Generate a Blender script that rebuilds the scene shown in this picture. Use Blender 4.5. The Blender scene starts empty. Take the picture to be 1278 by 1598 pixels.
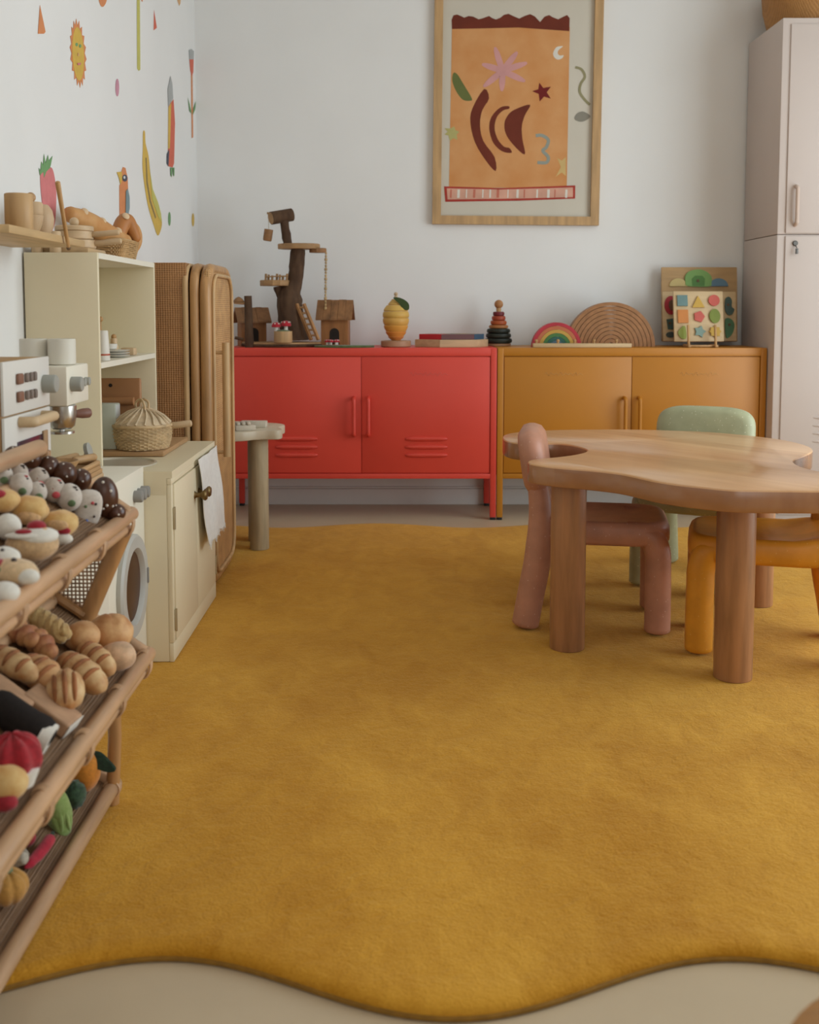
import bpy, math, random
from mathutils import Vector, Matrix, noise
random.seed(7)
S = bpy.context.scene
COL = S.collection
PI = math.pi

# ------------------------------------------------------------------ camera
F_PX, PPX, HORY, PITCH, CAMH = 1650.0, 624.0, 482.0, math.radians(4.5), 0.943
PPY = HORY + F_PX * math.tan(PITCH)
cam = bpy.data.cameras.new('camera'); camo = bpy.data.objects.new('camera', cam)
COL.objects.link(camo); S.camera = camo
camo.location = (0, 0, CAMH); camo.rotation_euler = (PI / 2 - PITCH, 0, 0)
cam.sensor_fit = 'HORIZONTAL'; cam.sensor_width = 36
cam.lens = 36 * F_PX / 1278
cam.shift_x = (639 - PPX) / 1278; cam.shift_y = (PPY - 799) / 1278
cam.clip_start = .05
cam.dof.use_dof = True; cam.dof.focus_distance = 3.0; cam.dof.aperture_fstop = 6.3

# ------------------------------------------------------------------ world, daylight, exposure
w = bpy.data.worlds.new('world'); S.world = w; w.use_nodes = True
w.node_tree.nodes['Background'].inputs[0].default_value = (.80, .90, 1, 1)
w.node_tree.nodes['Background'].inputs[1].default_value = 1.0
def area(name, loc, rot, sx, sy, power, col):
    l = bpy.data.lights.new(name, 'AREA'); l.shape = 'RECTANGLE'; l.size = sx; l.size_y = sy
    l.energy = power; l.color = col
    o = bpy.data.objects.new(name, l); COL.objects.link(o); o.location = loc; o.rotation_euler = rot
    return o
# daylight entering through the right window; warm fill light added behind the camera
area('daylight_right', (2.74, 2.62, 1.24), (0, PI / 2, 0), 2.2, 2.5, 64, (.835, .945, 1))
area('fill_rear', (.9, -1.34, 1.55), (PI / 2, 0, 0), 1.76, 1.56, 9, (1, .86, .68))
vs = S.view_settings
vs.view_transform = 'Standard'; vs.look = 'None'; vs.gamma = 1; vs.use_curve_mapping = False
vs.exposure = 0.0

# ------------------------------------------------------------------ pixel -> place helpers (image is 1278x1598)
_c, _s = math.cos(PITCH), math.sin(PITCH)
def ray(x, y):
    a = (x - PPX) / F_PX; b = (PPY - y) / F_PX
    return Vector((a, _c + b * _s, -_s + b * _c))
C0 = Vector((0, 0, CAMH))
def onY(x, y, Y): r = ray(x, y); return C0 + r * (Y / r.y)
def onX(x, y, X): r = ray(x, y); return C0 + r * (X / r.x)
def onZ(x, y, Z): r = ray(x, y); return C0 + r * ((Z - CAMH) / r.z)
def onP(x, y, p, n):
    r = ray(x, y); return C0 + r * ((Vector(p) - C0).dot(n) / r.dot(n))

# ------------------------------------------------------------------ materials
MATS = {}
def mat(name, col, rough=.6, var=.12, scale=12, stretch=(1, 1, 1), bump=0.0, bscale=None, metal=0, spec=.4,
        col2=None, sheen=0, speck=None, rot=0, coat=0, detail=4, trans=0, sub=0):
    if name in MATS: return MATS[name]
    m = bpy.data.materials.new(name); m.use_nodes = True; MATS[name] = m
    nt = m.node_tree; N = nt.nodes; L = nt.links; b = N['Principled BSDF']
    b.inputs['Roughness'].default_value = rough; b.inputs['Metallic'].default_value = metal
    b.inputs['Specular IOR Level'].default_value = spec
    if sheen: b.inputs['Sheen Weight'].default_value = sheen; b.inputs['Sheen Roughness'].default_value = .5
    if coat: b.inputs['Coat Weight'].default_value = coat; b.inputs['Coat Roughness'].default_value = .25
    if trans: b.inputs['Alpha'].default_value = 1 - trans
    tc = N.new('ShaderNodeTexCoord'); mp = N.new('ShaderNodeMapping')
    mp.inputs['Scale'].default_value = stretch; mp.inputs['Rotation'].default_value = (0, 0, rot)
    L.new(tc.outputs['Object'], mp.inputs[0])
    nz = N.new('ShaderNodeTexNoise'); nz.inputs['Scale'].default_value = scale; nz.inputs['Detail'].default_value = detail
    L.new(mp.outputs[0], nz.inputs['Vector'])
    cr = N.new('ShaderNodeValToRGB'); e = cr.color_ramp.elements
    c = col; c2 = col2 or tuple(max(0, v * (1 - var * 2)) for v in c)
    c1 = tuple(min(1, v * (1 + var)) for v in c) if not col2 else c
    e[0].position = .3; e[0].color = (*c2, 1); e[1].position = .7; e[1].color = (*c1, 1)
    L.new(nz.outputs[0], cr.inputs[0]); out = cr.outputs[0]
    if speck:
        vo = N.new('ShaderNodeTexVoronoi'); vo.inputs['Scale'].default_value = speck[1]
        L.new(tc.outputs['Object'], vo.inputs['Vector'])
        lt = N.new('ShaderNodeMath'); lt.operation = 'LESS_THAN'; lt.inputs[1].default_value = speck[2]
        L.new(vo.outputs['Distance'], lt.inputs[0])
        mx = N.new('ShaderNodeMix'); mx.data_type = 'RGBA'
        L.new(lt.outputs[0], mx.inputs[0]); L.new(out, mx.inputs[6]); mx.inputs[7].default_value = (*speck[0], 1)
        out = mx.outputs[2]
    L.new(out, b.inputs['Base Color'])
    if bump:
        bn = N.new('ShaderNodeBump'); bn.inputs['Strength'].default_value = bump; bn.inputs['Distance'].default_value = .004
        n2 = N.new('ShaderNodeTexNoise'); n2.inputs['Scale'].default_value = bscale or scale * 4; n2.inputs['Detail'].default_value = 5
        L.new(mp.outputs[0], n2.inputs['Vector']); L.new(n2.outputs[0], bn.inputs['Height']); L.new(bn.outputs[0], b.inputs['Normal'])
    return m
def wood(name, col, axis='x', rough=.5, var=.16, scale=42, **k):
    st = {'x': (.12, 1, 1), 'y': (1, .12, 1), 'z': (1, 1, .12)}[axis]
    return mat(name, col, rough, var, scale, st, bump=.12, bscale=scale * 3, **k)
def weave(name, col, dark, sc, rough=.6):
    """fine basket weave too small to pick apart: two crossing bands with relief"""
    m = bpy.data.materials.new(name); m.use_nodes = True; MATS[name] = m
    nt = m.node_tree; N = nt.nodes; L = nt.links; b = N['Principled BSDF']; b.inputs['Roughness'].default_value = rough
    tc = N.new('ShaderNodeTexCoord')
    hs = []
    for d, s_ in (('Z', sc), ('Y', sc * .9), ('X', sc * .9)):
        wv = N.new('ShaderNodeTexWave'); wv.bands_direction = d; wv.inputs['Scale'].default_value = s_
        wv.inputs['Distortion'].default_value = 1.2; wv.inputs['Detail'].default_value = 2; wv.inputs['Detail Scale'].default_value = .6
        L.new(tc.outputs['Object'], wv.inputs['Vector']); hs.append(wv.outputs[0 if False else 1])
    a = N.new('ShaderNodeMath'); a.operation = 'ADD'; L.new(hs[1], a.inputs[0]); L.new(hs[2], a.inputs[1])
    a2 = N.new('ShaderNodeMath'); a2.operation = 'ADD'; L.new(hs[0], a2.inputs[0]); L.new(a.outputs[0], a2.inputs[1])
    nz = N.new('ShaderNodeTexNoise'); nz.inputs['Scale'].default_value = 7; nz.inputs['Detail'].default_value = 6
    L.new(tc.outputs['Object'], nz.inputs['Vector'])
    a3 = N.new('ShaderNodeMath'); a3.operation = 'MULTIPLY_ADD'; L.new(a2.outputs[0], a3.inputs[0]); a3.inputs[1].default_value = .22
    L.new(nz.outputs[0], a3.inputs[2])
    nz.inputs['Roughness'].default_value = .75; nz.inputs['Scale'].default_value = 14
    cr = N.new('ShaderNodeValToRGB'); e = cr.color_ramp.elements
    e[0].position = .35; e[0].color = (*dark, 1); e[1].position = 1.05 if False else .98; e[1].color = (*col, 1)
    L.new(a3.outputs[0], cr.inputs[0]); L.new(cr.outputs[0], b.inputs['Base Color'])
    bn = N.new('ShaderNodeBump'); bn.inputs['Strength'].default_value = .5; bn.inputs['Distance'].default_value = .002
    L.new(a2.outputs[0], bn.inputs['Height']); L.new(bn.outputs[0], b.inputs['Normal'])
    return m

# ------------------------------------------------------------------ mesh builder
class MB:
    def __init__(s): s.v = []; s.f = []
    def add(s, vs, fs):
        o = len(s.v); s.v += [Vector(p) for p in vs]; s.f += [tuple(i + o for i in f) for f in fs]; return s
    def xf(s, M):
        s.v = [M @ p for p in s.v]; return s
    def merge(s, o): return s.add(o.v, o.f)
    def box(s, a, b):
        x0, y0, z0 = a; x1, y1, z1 = b
        return s.add([(x0, y0, z0), (x1, y0, z0), (x1, y1, z0), (x0, y1, z0), (x0, y0, z1), (x1, y0, z1), (x1, y1, z1), (x0, y1, z1)],
                     [(0, 3, 2, 1), (4, 5, 6, 7), (0, 1, 5, 4), (1, 2, 6, 5), (2, 3, 7, 6), (3, 0, 4, 7)])
    def rbox(s, a, b, r=.004, n=2):
        """box with rounded edges (superellipsoid-free: offset sphere octants)"""
        a = Vector(a); b = Vector(b); r = min(r, *(abs(b[i] - a[i]) * .49 for i in range(3)))
        k = 4 * n; vs = []; fs = []
        lat = []
        for i in range(n + 1): lat.append((-1, -PI / 2 + i * PI / 2 / n))
        for i in range(n + 1): lat.append((1, i * PI / 2 / n))
        lon = []
        for q, (sx, sy) in enumerate(((1, 1), (-1, 1), (-1, -1), (1, -1))):
            for i in range(n + 1): lon.append((sx, sy, q * PI / 2 + i * PI / 2 / n))
        for sz, la in lat:
            for sx, sy, lo in lon:
                cx = b.x - r if sx > 0 else a.x + r; cy = b.y - r if sy > 0 else a.y + r; cz = b.z - r if sz > 0 else a.z + r
                vs.append((cx + r * math.cos(la) * math.cos(lo), cy + r * math.cos(la) * math.sin(lo), cz + r * math.sin(la)))
        W = len(lon); Hh = len(lat)
        for i in range(Hh - 1):
            for j in range(W):
                fs.append((i * W + j, i * W + (j + 1) % W, (i + 1) * W + (j + 1) % W, (i + 1) * W + j))
        fs.append(tuple(range(W - 1, -1, -1))); fs.append(tuple((Hh - 1) * W + j for j in range(W)))
        return s.add(vs, fs)
    def tube(s, pts, r, n=10, caps=True, rnd=False, closed=False, flat=1.0):
        pts = [Vector(p) for p in pts]; R = list(r) if isinstance(r, (list, tuple)) else [r] * len(pts)
        if rnd:
            d0 = (pts[0] - pts[1]).normalized(); d1 = (pts[-1] - pts[-2]).normalized()
            pre = [(pts[0] + d0 * R[0] * math.sin(t) * rnd, R[0] * math.cos(t)) for t in (1.45, 1.05, .55)]
            post = [(pts[-1] + d1 * R[-1] * math.sin(t) * rnd, R[-1] * math.cos(t)) for t in (.55, 1.05, 1.45)]
            pts = [p for p, _ in pre] + pts + [p for p, _ in post]; R = [q for _, q in pre] + R + [q for _, q in post]
        m = len(pts); vs = []; fs = []
        up = None
        for i, p in enumerate(pts):
            if closed: t = pts[(i + 1) % m] - pts[i - 1]
            else: t = pts[min(i + 1, m - 1)] - pts[max(i - 1, 0)]
            t = t.normalized() if t.length > 1e-9 else Vector((0, 0, 1))
            if up is None:
                up = Vector((0, 0, 1)) if abs(t.z) < .9 else Vector((1, 0, 0))
            a = (up - t * up.dot(t))
            a = a.normalized() if a.length > 1e-6 else t.orthogonal().normalized()
            up = a; bb = t.cross(a)
            for j in range(n):
                q = 2 * PI * j / n
                vs.append(p + a * math.cos(q) * R[i] + bb * math.sin(q) * R[i] * flat)
        for i in range(m if closed else m - 1):
            for j in range(n):
                i2 = (i + 1) % m
                fs.append((i * n + j, i * n + (j + 1) % n, i2 * n + (j + 1) % n, i2 * n + j))
        if caps and not closed:
            fs.append(tuple(range(n - 1, -1, -1))); fs.append(tuple((m - 1) * n + j for j in range(n)))
        return s.add(vs, fs)
    def lathe(s, prof, n=24, c=(0, 0, 0)):
        c = Vector(c); vs = []; fs = []; m = len(prof)
        for r, z in prof:
            for j in range(n):
                q = 2 * PI * j / n; vs.append(c + Vector((max(r, 1e-5) * math.cos(q), max(r, 1e-5) * math.sin(q), z)))
        for i in range(m - 1):
            for j in range(n):
                fs.append((i * n + j, i * n + (j + 1) % n, (i + 1) * n + (j + 1) % n, (i + 1) * n + j))
        fs.append(tuple(range(n - 1, -1, -1))); fs.append(tuple((m - 1) * n + j for j in range(n)))
        return s.add(vs, fs)
    def prism(s, poly, d):
        """polygon (3-D points) extruded by vector d"""
        P = [Vector(p) for p in poly]; d = Vector(d); n = len(P)
        nrm = Vector((0, 0, 0))
        for i in range(n): nrm += P[i].cross(P[(i + 1) % n])
        if nrm.dot(d) < 0: P.reverse()
        vs = P + [p + d for p in P]
        fs = [tuple(range(n - 1, -1, -1)), tuple(range(n, 2 * n))]
        fs += [(i, (i + 1) % n, n + (i + 1) % n, n + i) for i in range(n)]
        return s.add(vs, fs)
    def slab(s, poly, z0, z1, bv=.004):
        """flat polygon slab with softened rims"""
        n = len(poly); P = [Vector((p[0], p[1])) for p in poly]
        ar = sum(P[i].x * P[(i + 1) % n].y - P[(i + 1) % n].x * P[i].y for i in range(n))
        if ar < 0: P.reverse()
        nr = []
        for i in range(n):
            t = (P[(i + 1) % n] - P[i - 1]).normalized(); nr.append(Vector((t.y, -t.x)))
        vs = []; fs = []
        rings = [(bv, z0), (bv * .3, z0 + bv * .3), (0, z0 + bv), (0, z1 - bv), (bv * .3, z1 - bv * .3), (bv, z1)]
        for ins, z in rings:
            for i in range(n):
                q = P[i] - nr[i] * ins; vs.append((q.x, q.y, z))
        for k in range(len(rings) - 1):
            for i in range(n): fs.append((k * n + i, k * n + (i + 1) % n, (k + 1) * n + (i + 1) % n, (k + 1) * n + i))
        fs.append(tuple(range(n - 1, -1, -1))); fs.append(tuple((len(rings) - 1) * n + i for i in range(n)))
        return s.add(vs, fs)
    def ball(s, c, r, n=16, m=10, fn=None, M=None):
        c = Vector(c); r = (r, r, r) if not isinstance(r, (tuple, list)) else r
        vs = []; fs = []
        for i in range(m + 1):
            la = -PI / 2 + PI * i / m
            for j in range(n):
                lo = 2 * PI * j / n
                d = Vector((math.cos(la) * math.cos(lo), math.cos(la) * math.sin(lo), math.sin(la)))
                k = fn(d) if fn else 1
                p = Vector((d.x * r[0], d.y * r[1], d.z * r[2])) * k
                if M: p = M @ p
                vs.append(c + p)
        for i in range(m):
            for j in range(n): fs.append((i * n + j, i * n + (j + 1) % n, (i + 1) * n + (j + 1) % n, (i + 1) * n + j))
        return s.add(vs, fs)
ORG = {}
def mesh(name, mb, m, smooth=True, angle=40):
    me = bpy.data.meshes.new(name); me.from_pydata([tuple(p) for p in mb.v], [], mb.f); me.validate()
    if smooth:
        me.polygons.foreach_set('use_smooth', [True] * len(me.polygons)); me.set_sharp_from_angle(angle=math.radians(angle))
    me.materials.append(m); me.update()
    return me
def tag(o, label=None, cat=None, group=None, kind=None):
    if label: o['label'] = label
    if cat: o['category'] = cat
    if group: o['group'] = group
    if kind: o['kind'] = kind
    return o
def thing(name, label, cat, loc=(0, 0, 0), rz=0, group=None):
    o = bpy.data.objects.new(name, None); o.empty_display_size = .05; COL.objects.link(o)
    o.location = loc; o.rotation_euler = (0, 0, rz); ORG[o.name] = Vector(loc)
    return tag(o, label, cat, group)
def part(name, mb, m, parent, local=False, smooth=True, label=None, angle=40, kind=None):
    """mesh under a thing; mb is in world coordinates unless local"""
    org = ORG[parent.name]
    if not local: mb.v = [p - org for p in mb.v]
    o = bpy.data.objects.new(name, mesh(name, mb, m, smooth, angle)); COL.objects.link(o); o.parent = parent
    ORG[o.name] = org
    return tag(o, label, kind=kind)
def solo(name, mb, m, label=None, cat=None, group=None, kind=None, smooth=True, angle=40):
    """single-mesh thing in world coordinates; origin goes to its base"""
    xs = [p.x for p in mb.v]; ys = [p.y for p in mb.v]; zs = [p.z for p in mb.v]
    org = Vector(((min(xs) + max(xs)) / 2, (min(ys) + max(ys)) / 2, min(zs)))
    mb.v = [p - org for p in mb.v]
    o = bpy.data.objects.new(name, mesh(name, mb, m, smooth, angle)); COL.objects.link(o); o.location = org
    ORG[o.name] = org
    return tag(o, label, cat, group, kind)
def catmull(P, k=6, closed=True):
    P = [Vector(p) for p in P]; n = len(P); out = []
    for i in range(n if closed else n - 1):
        if closed: a, b, c, d = P[i - 1], P[i], P[(i + 1) % n], P[(i + 2) % n]
        else: a, b, c, d = P[max(i - 1, 0)], P[i], P[i + 1], P[min(i + 2, n - 1)]
        for j in range(k):
            t = j / k
            out.append(.5 * ((2 * b) + (c - a) * t + (2 * a - 5 * b + 4 * c - d) * t * t + (3 * b - a - 3 * c + d) * t ** 3))
    if not closed: out.append(P[-1])
    return out
def RX(a): return Matrix.Rotation(a, 4, 'X')
def RY(a): return Matrix.Rotation(a, 4, 'Y')
def RZ(a): return Matrix.Rotation(a, 4, 'Z')
def TR(*v): return Matrix.Translation(Vector(v if len(v) == 3 else v[0]))

# ------------------------------------------------------------------ room shell
WX, WY, RX_, FY, CZ = -.96, 5.063, 2.8, -1.4, 2.75      # left wall, back wall, right wall, wall behind camera, ceiling
RT = .022                                                # top of the rug
wallm = mat('wall_paint', (.80, .79, .765), .75, .012, 3)
ceilm = mat('ceiling_paint', (.82, .81, .79), .8, .01, 3)
floorm = mat('screed_floor', (.60, .475, .315), .38, .05, 5, bump=.03, bscale=40, col2=(.55, .43, .285))
trimm = mat('trim_paint', (.76, .74, .70), .45, .01)
def struct(name, mb, m, smooth=False): return solo(name, mb, m, kind='structure', smooth=smooth)
struct('floor', MB().box((WX - .1, FY - .1, -.1), (RX_ + .1, WY + .1, 0)), floorm)
struct('ceiling', MB().box((WX - .1, FY - .1, CZ), (RX_ + .1, WY + .1, CZ + .1)), ceilm)
struct('wall_left', MB().box((WX - .1, FY - .1, 0), (WX, WY + .1, CZ)), wallm)
struct('wall_back', MB().box((WX, WY, 0), (RX_, WY + .1, CZ)), wallm)
def wall_with_hole(axis, p0, p1, u0, u1, h0, h1, z0, z1):
    mb = MB()
    for a, b, c, d in ((u0, h0, 0, CZ), (h1, u1, 0, CZ), (h0, h1, 0, z0), (h0, h1, z1, CZ)):
        if axis == 'x': mb.box((p0, a, c), (p1, b, d))
        else: mb.box((a, p0, c), (b, p1, d))
    return mb
wy0, wy1, wz0, wz1 = 1.35, 3.89, .1, 2.38
struct('wall_right', wall_with_hole('x', RX_, RX_ + .1, FY - .1, WY + .1, wy0, wy1, wz0, wz1), wallm)
struct('wall_front', wall_with_hole('y', FY - .1, FY, WX, RX_, .0, 1.8, .65, 2.45), wallm)
win = struct('window_1', MB().box((RX_ + .04, wy0, wz0), (RX_ + .08, wy0 + .05, wz1)).box((RX_ + .04, wy1 - .05, wz0), (RX_ + .08, wy1, wz1))
       .box((RX_ + .04, wy0 + .05, wz0), (RX_ + .08, wy1 - .05, wz0 + .05)).box((RX_ + .04, wy0 + .05, wz1 - .05), (RX_ + .08, wy1 - .05, wz1))
       .box((RX_ + .04, 2.59, wz0 + .05), (RX_ + .08, 2.65, wz1 - .05)), trimm)
win2 = struct('rear_fill_window', MB().box((0, FY - .08, .65), (.05, FY - .04, 2.45)).box((1.75, FY - .08, .65), (1.8, FY - .04, 2.45))
       .box((.05, FY - .08, .65), (1.75, FY - .04, .7)).box((.05, FY - .08, 2.4), (1.75, FY - .04, 2.45)), trimm)  # unseen rear window, added for the fill light
struct('baseboard_back', MB().rbox((WX, WY - .014, 0), (RX_, WY - .0005, .078), .003).rbox((WX, WY - .009, .0785), (RX_, WY - .0005, .088), .002), trimm, True)

# ------------------------------------------------------------------ rug
def rug():
    lam, amp = .813, .068
    x0, x1, y0, y1 = -.86, 2.05, 1.402, 4.46
    out = []
    n = 140
    def wv(t, ph): return amp * math.cos(2 * PI * (t - ph) / lam)
    for i in range(n): x = x0 + (x1 - x0) * i / n; out.append(Vector((x, y0 + wv(x, -.335))))
    for i in range(n): y = y0 + (y1 - y0) * i / n; out.append(Vector((x1 + wv(y, y0), y)))
    for i in range(n): x = x1 + (x0 - x1) * i / n; out.append(Vector((x, y1 + .7 * wv(x, -.10))))
    for i in range(n): y = y1 + (y0 - y1) * i / n; out.append(Vector((x0 + .3 * wv(y, y0), y)))
    for _ in range(6): out = [(out[i - 1] + out[i] * 2 + out[(i + 1) % len(out)]) / 4 for i in range(len(out))]
    N = len(out); c = Vector((.6, 2.95)); vs = []; fs = []
    rings = [(0, .0005, 0), (0, .006, .005), (0, .013, .005), (.002, .018, .002), (.009, RT, .0)]
    for k in range(1, 46): rings.append((None, RT, k / 46))
    for ins, z, k in rings:
        for i, p in enumerate(out):
            d = (p - c)
            if ins is not None: q = p - d.normalized() * (ins - k); zz = z
            else:
                q = c + d * (1 - k) - d.normalized() * .009
                zz = z + .0016 * noise.noise(Vector((q.x * 9, q.y * 9, 0))) + .0010 * noise.noise(Vector((q.x * 30, q.y * 30, 3))) - .001
            vs.append((q.x, q.y, zz))
    for k in range(len(rings) - 1):
        for i in range(N): fs.append((k * N + i, k * N + (i + 1) % N, (k + 1) * N + (i + 1) % N, (k + 1) * N + i))
    fs.append(tuple(range(N - 1, -1, -1))); fs.append(tuple((len(rings) - 1) * N + i for i in range(N)))
    m = bpy.data.materials.new('rug_pile'); m.use_nodes = True; nt = m.node_tree; Nn = nt.nodes; L = nt.links; b = Nn['Principled BSDF']
    b.inputs['Roughness'].default_value = .85; b.inputs['Specular IOR Level'].default_value = .15
    b.inputs['Sheen Weight'].default_value = .3; b.inputs['Sheen Roughness'].default_value = .45
    b.inputs['Sheen Tint'].default_value = (1, .80, .36, 1)
    tc = Nn.new('ShaderNodeTexCoord')
    def nz(sc, det, st=(1, 1, 1), dist=0):
        mp = Nn.new('ShaderNodeMapping'); mp.inputs['Scale'].default_value = st; L.new(tc.outputs['Object'], mp.inputs[0])
        t = Nn.new('ShaderNodeTexNoise'); t.inputs['Scale'].default_value = sc; t.inputs['Detail'].default_value = det
        t.inputs['Distortion'].default_value = dist
        L.new(mp.outputs[0], t.inputs['Vector']); return t.outputs[0]
    big, mid, fine = nz(2.2, 4, (1, .8, 1), .6), nz(16, 5, (1, .6, 1), .8), nz(190, 4)
    a = Nn.new('ShaderNodeMath'); a.operation = 'MULTIPLY_ADD'; L.new(mid, a.inputs[0]); a.inputs[1].default_value = .55; L.new(big, a.inputs[2])
    a2 = Nn.new('ShaderNodeMath'); a2.operation = 'MULTIPLY_ADD'; L.new(fine, a2.inputs[0]); a2.inputs[1].default_value = .5; L.new(a.outputs[0], a2.inputs[2])
    cr = Nn.new('ShaderNodeValToRGB'); e = cr.color_ramp.elements
    e[0].position = .60; e[0].color = (.45, .185, .008, 1); e[1].position = 1.25 if False else 1.0; e[1].color = (.66, .325, .034, 1)
    mr = Nn.new('ShaderNodeMath'); mr.operation = 'MULTIPLY'; mr.inputs[1].default_value = .79; L.new(a2.outputs[0], mr.inputs[0])
    L.new(mr.outputs[0], cr.inputs[0]); L.new(cr.outputs[0], b.inputs['Base Color'])
    bn = Nn.new('ShaderNodeBump'); bn.inputs['Strength'].default_value = .55; bn.inputs['Distance'].default_value = .006
    h = Nn.new('ShaderNodeMath'); h.operation = 'MULTIPLY_ADD'; L.new(nz(55, 6, (1, 1, 1), .4), h.inputs[0]); h.inputs[1].default_value = 1.0; L.new(mid, h.inputs[2])
    h2 = Nn.new('ShaderNodeMath'); h2.operation = 'MULTIPLY_ADD'; L.new(nz(230, 3), h2.inputs[0]); h2.inputs[1].default_value = .55; L.new(h.outputs[0], h2.inputs[2]); h = h2
    L.new(h.outputs[0], bn.inputs['Height']); L.new(bn.outputs[0], b.inputs['Normal'])
    t = thing('rug', 'large mustard yellow pile rug with a wavy scalloped edge', 'rug', (.6, 2.95, 0))
    part('pile', MB().add(vs, fs), m, t, angle=60)
    bd = mat('rug_binding', (.30, .15, .02), .8, .1, 60)
    part('binding', MB().tube([(p.x, p.y, .0045) for p in [q + (q - c).normalized() * .004 for q in out]], .0044, 6, closed=True), bd, t)
rug()

# ------------------------------------------------------------------ low lockers
def cabinet(name, x0, x1, m, label, dark):
    y0, y1, zt, zb = 4.674, 5.043, .771, .187
    t = thing(name, label, 'cabinet', ((x0 + x1) / 2, (y0 + y1) / 2, 0))
    pw = .027
    part('body', MB().rbox((x0 + .003, y0 + .012, zb + .004), (x1 - .003, y1 - .003, zt - .01), .002), m, t)
    part('top', MB().rbox((x0, y0 + .002, zt - .03), (x1, y1, zt), .004), m, t)
    part('top_rail', MB().rbox((x0 + pw, y0 + .001, zt - .036), (x1 - pw, y0 + .014, zt - .006), .002), m, t)
    part('bottom_rail', MB().rbox((x0 + pw, y0 + .001, zb), (x1 - pw, y0 + .02, zb + .022), .002), m, t)
    ft = mat('black_rubber', (.012, .012, .012), .6, .05)
    for xa in (x0, x1 - pw):
        for ya, front in ((y0, 1), (y1 - pw, 0)):
            l = part('leg', MB().rbox((xa, ya, .012), (xa + pw, ya + pw, zt - .002), .003), m, t)
            part('foot', MB().rbox((xa + .002, ya + .002, 0), (xa + pw - .002, ya + pw - .002, .013), .002), ft, l)
    xm = (x0 + x1) / 2
    for sx, a, b in ((-1, x0 + pw + .003, xm - .0012), (1, xm + .0012, x1 - pw - .003)):
        d = part('door', MB().rbox((a, y0 + .004, zb + .026), (b, y0 + .018, zt - .04), .002), m, t)
        hx = xm + sx * .032
        part('handle', MB().tube(catmull([(hx, y0 + .006, .550), (hx, y0 - .022, .546), (hx, y0 - .03, .532), (hx, y0 - .03, .47),
                                          (hx, y0 - .03, .40), (hx, y0 - .022, .386), (hx, y0 + .006, .382)], 5, False), .0085, 10), m, d)
        for k in range(3):
            z = .366 - k * .0365; cx = xm + sx * .289
            part('louver', MB().ball((cx, y0 + .004, z), (.093, .011, .0105), 20, 8, fn=lambda v: 1.0 / max(abs(v.x) ** 6 + (1 - v.x * v.x) ** 3, .35) ** (1 / 6)), m, d)
        # faint hand-drawn scribble left on the door paint
        pts = [(xm + sx * .3 - .085 + i * .0065, y0 + .0038, .655 + .007 * math.sin(i * 1.9) * (1 + .5 * math.sin(i * .7))) for i in range(27)]
        if not (name == 'storage_cabinet' and sx < 0 and dark):
            part('chalk_scribble', MB().tube(pts, .0011, 5), mat('scribble_' + ('red' if dark else 'yellow'), (.68, .13, .10) if dark else (.58, .32, .10), .7, .05), d)
    return t
redm = mat('red_enamel', (.70, .064, .040), .42, .03, 3, spec=.4)
yelm = mat('mustard_enamel', (.50, .195, .017), .42, .03, 3, spec=.4)
cabinet('storage_cabinet', -.772, .4295, redm, 'low coral red metal cabinet with two doors beside rattan toy fridge', True)
cabinet('storage_cabinet', .4325, 1.624, yelm, 'low mustard yellow metal cabinet with two doors behind table', False)

# tall pale locker
pinkm = mat('blush_enamel', (.60, .505, .45), .45, .015, 3)
t = thing('tall_locker', 'tall blush pink metal locker standing in back right corner', 'locker', (1.93, 4.82, 0))
part('lower_body', MB().rbox((1.628, 4.602, .0), (2.23, 5.045, 1.262), .004), pinkm, t)
part('upper_body', MB().rbox((1.628, 4.602, 1.264), (2.23, 5.045, 2.176), .004), pinkm, t)
for z0, z1 in ((.04, 1.256), (1.268, 2.15)):
    d = part('door', MB().rbox((1.662, 4.594, z0), (2.196, 4.606, z1), .003), pinkm, t)
    if z0 > 1:
        hm = mat('blush_handle', (.62, .47, .38), .4, .03)
        part('handle', MB().tube(catmull([(1.70, 4.596, 1.468), (1.70, 4.574, 1.46), (1.70, 4.57, 1.44), (1.70, 4.57, 1.33), (1.70, 4.574, 1.31), (1.70, 4.596, 1.302)], 5, False), .0085, 10), hm, d)
    else:
        km = mat('lock_metal', (.10, .09, .08), .35, .05, metal=.8)
        part('lock', MB().xf(Matrix()).lathe([(.011, 0), (.011, .008), (.009, .01)], 16).xf(TR(1.702, 4.594, 1.225) @ RX(PI / 2)), km, d)
        part('key', MB().rbox((1.698, 4.572, 1.178), (1.711, 4.576, 1.202), .002).tube([(1.704, 4.596, 1.218), (1.704, 4.574, 1.205)], .002, 6), km, d)
        for k in range(4):
            part('louver', MB().ball((1.93, 4.594, .47 - k * .035), (.13, .009, .011), 20, 8), pinkm, d)
# basket on the locker
bkm = weave('brown_weave', (.46, .22, .06), (.25, .10, .02), 60)
t = thing('storage_basket', 'brown woven basket standing on top of tall locker', 'basket', (1.85, 4.83, 2.1765))
part('body', MB().lathe([(.185, 0), (.20, .006), (.222, .09), (.232, .20), (.225, .20), (.20, .02), (.02, .015)], 40, (1.85, 4.83, 2.1765)), bkm, t)
part('rim', MB().tube([(1.85 + .23 * math.cos(a * PI / 20), 4.83 + .23 * math.sin(a * PI / 20), 2.38) for a in range(40)], .011, 8, closed=True), bkm, t)

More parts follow.
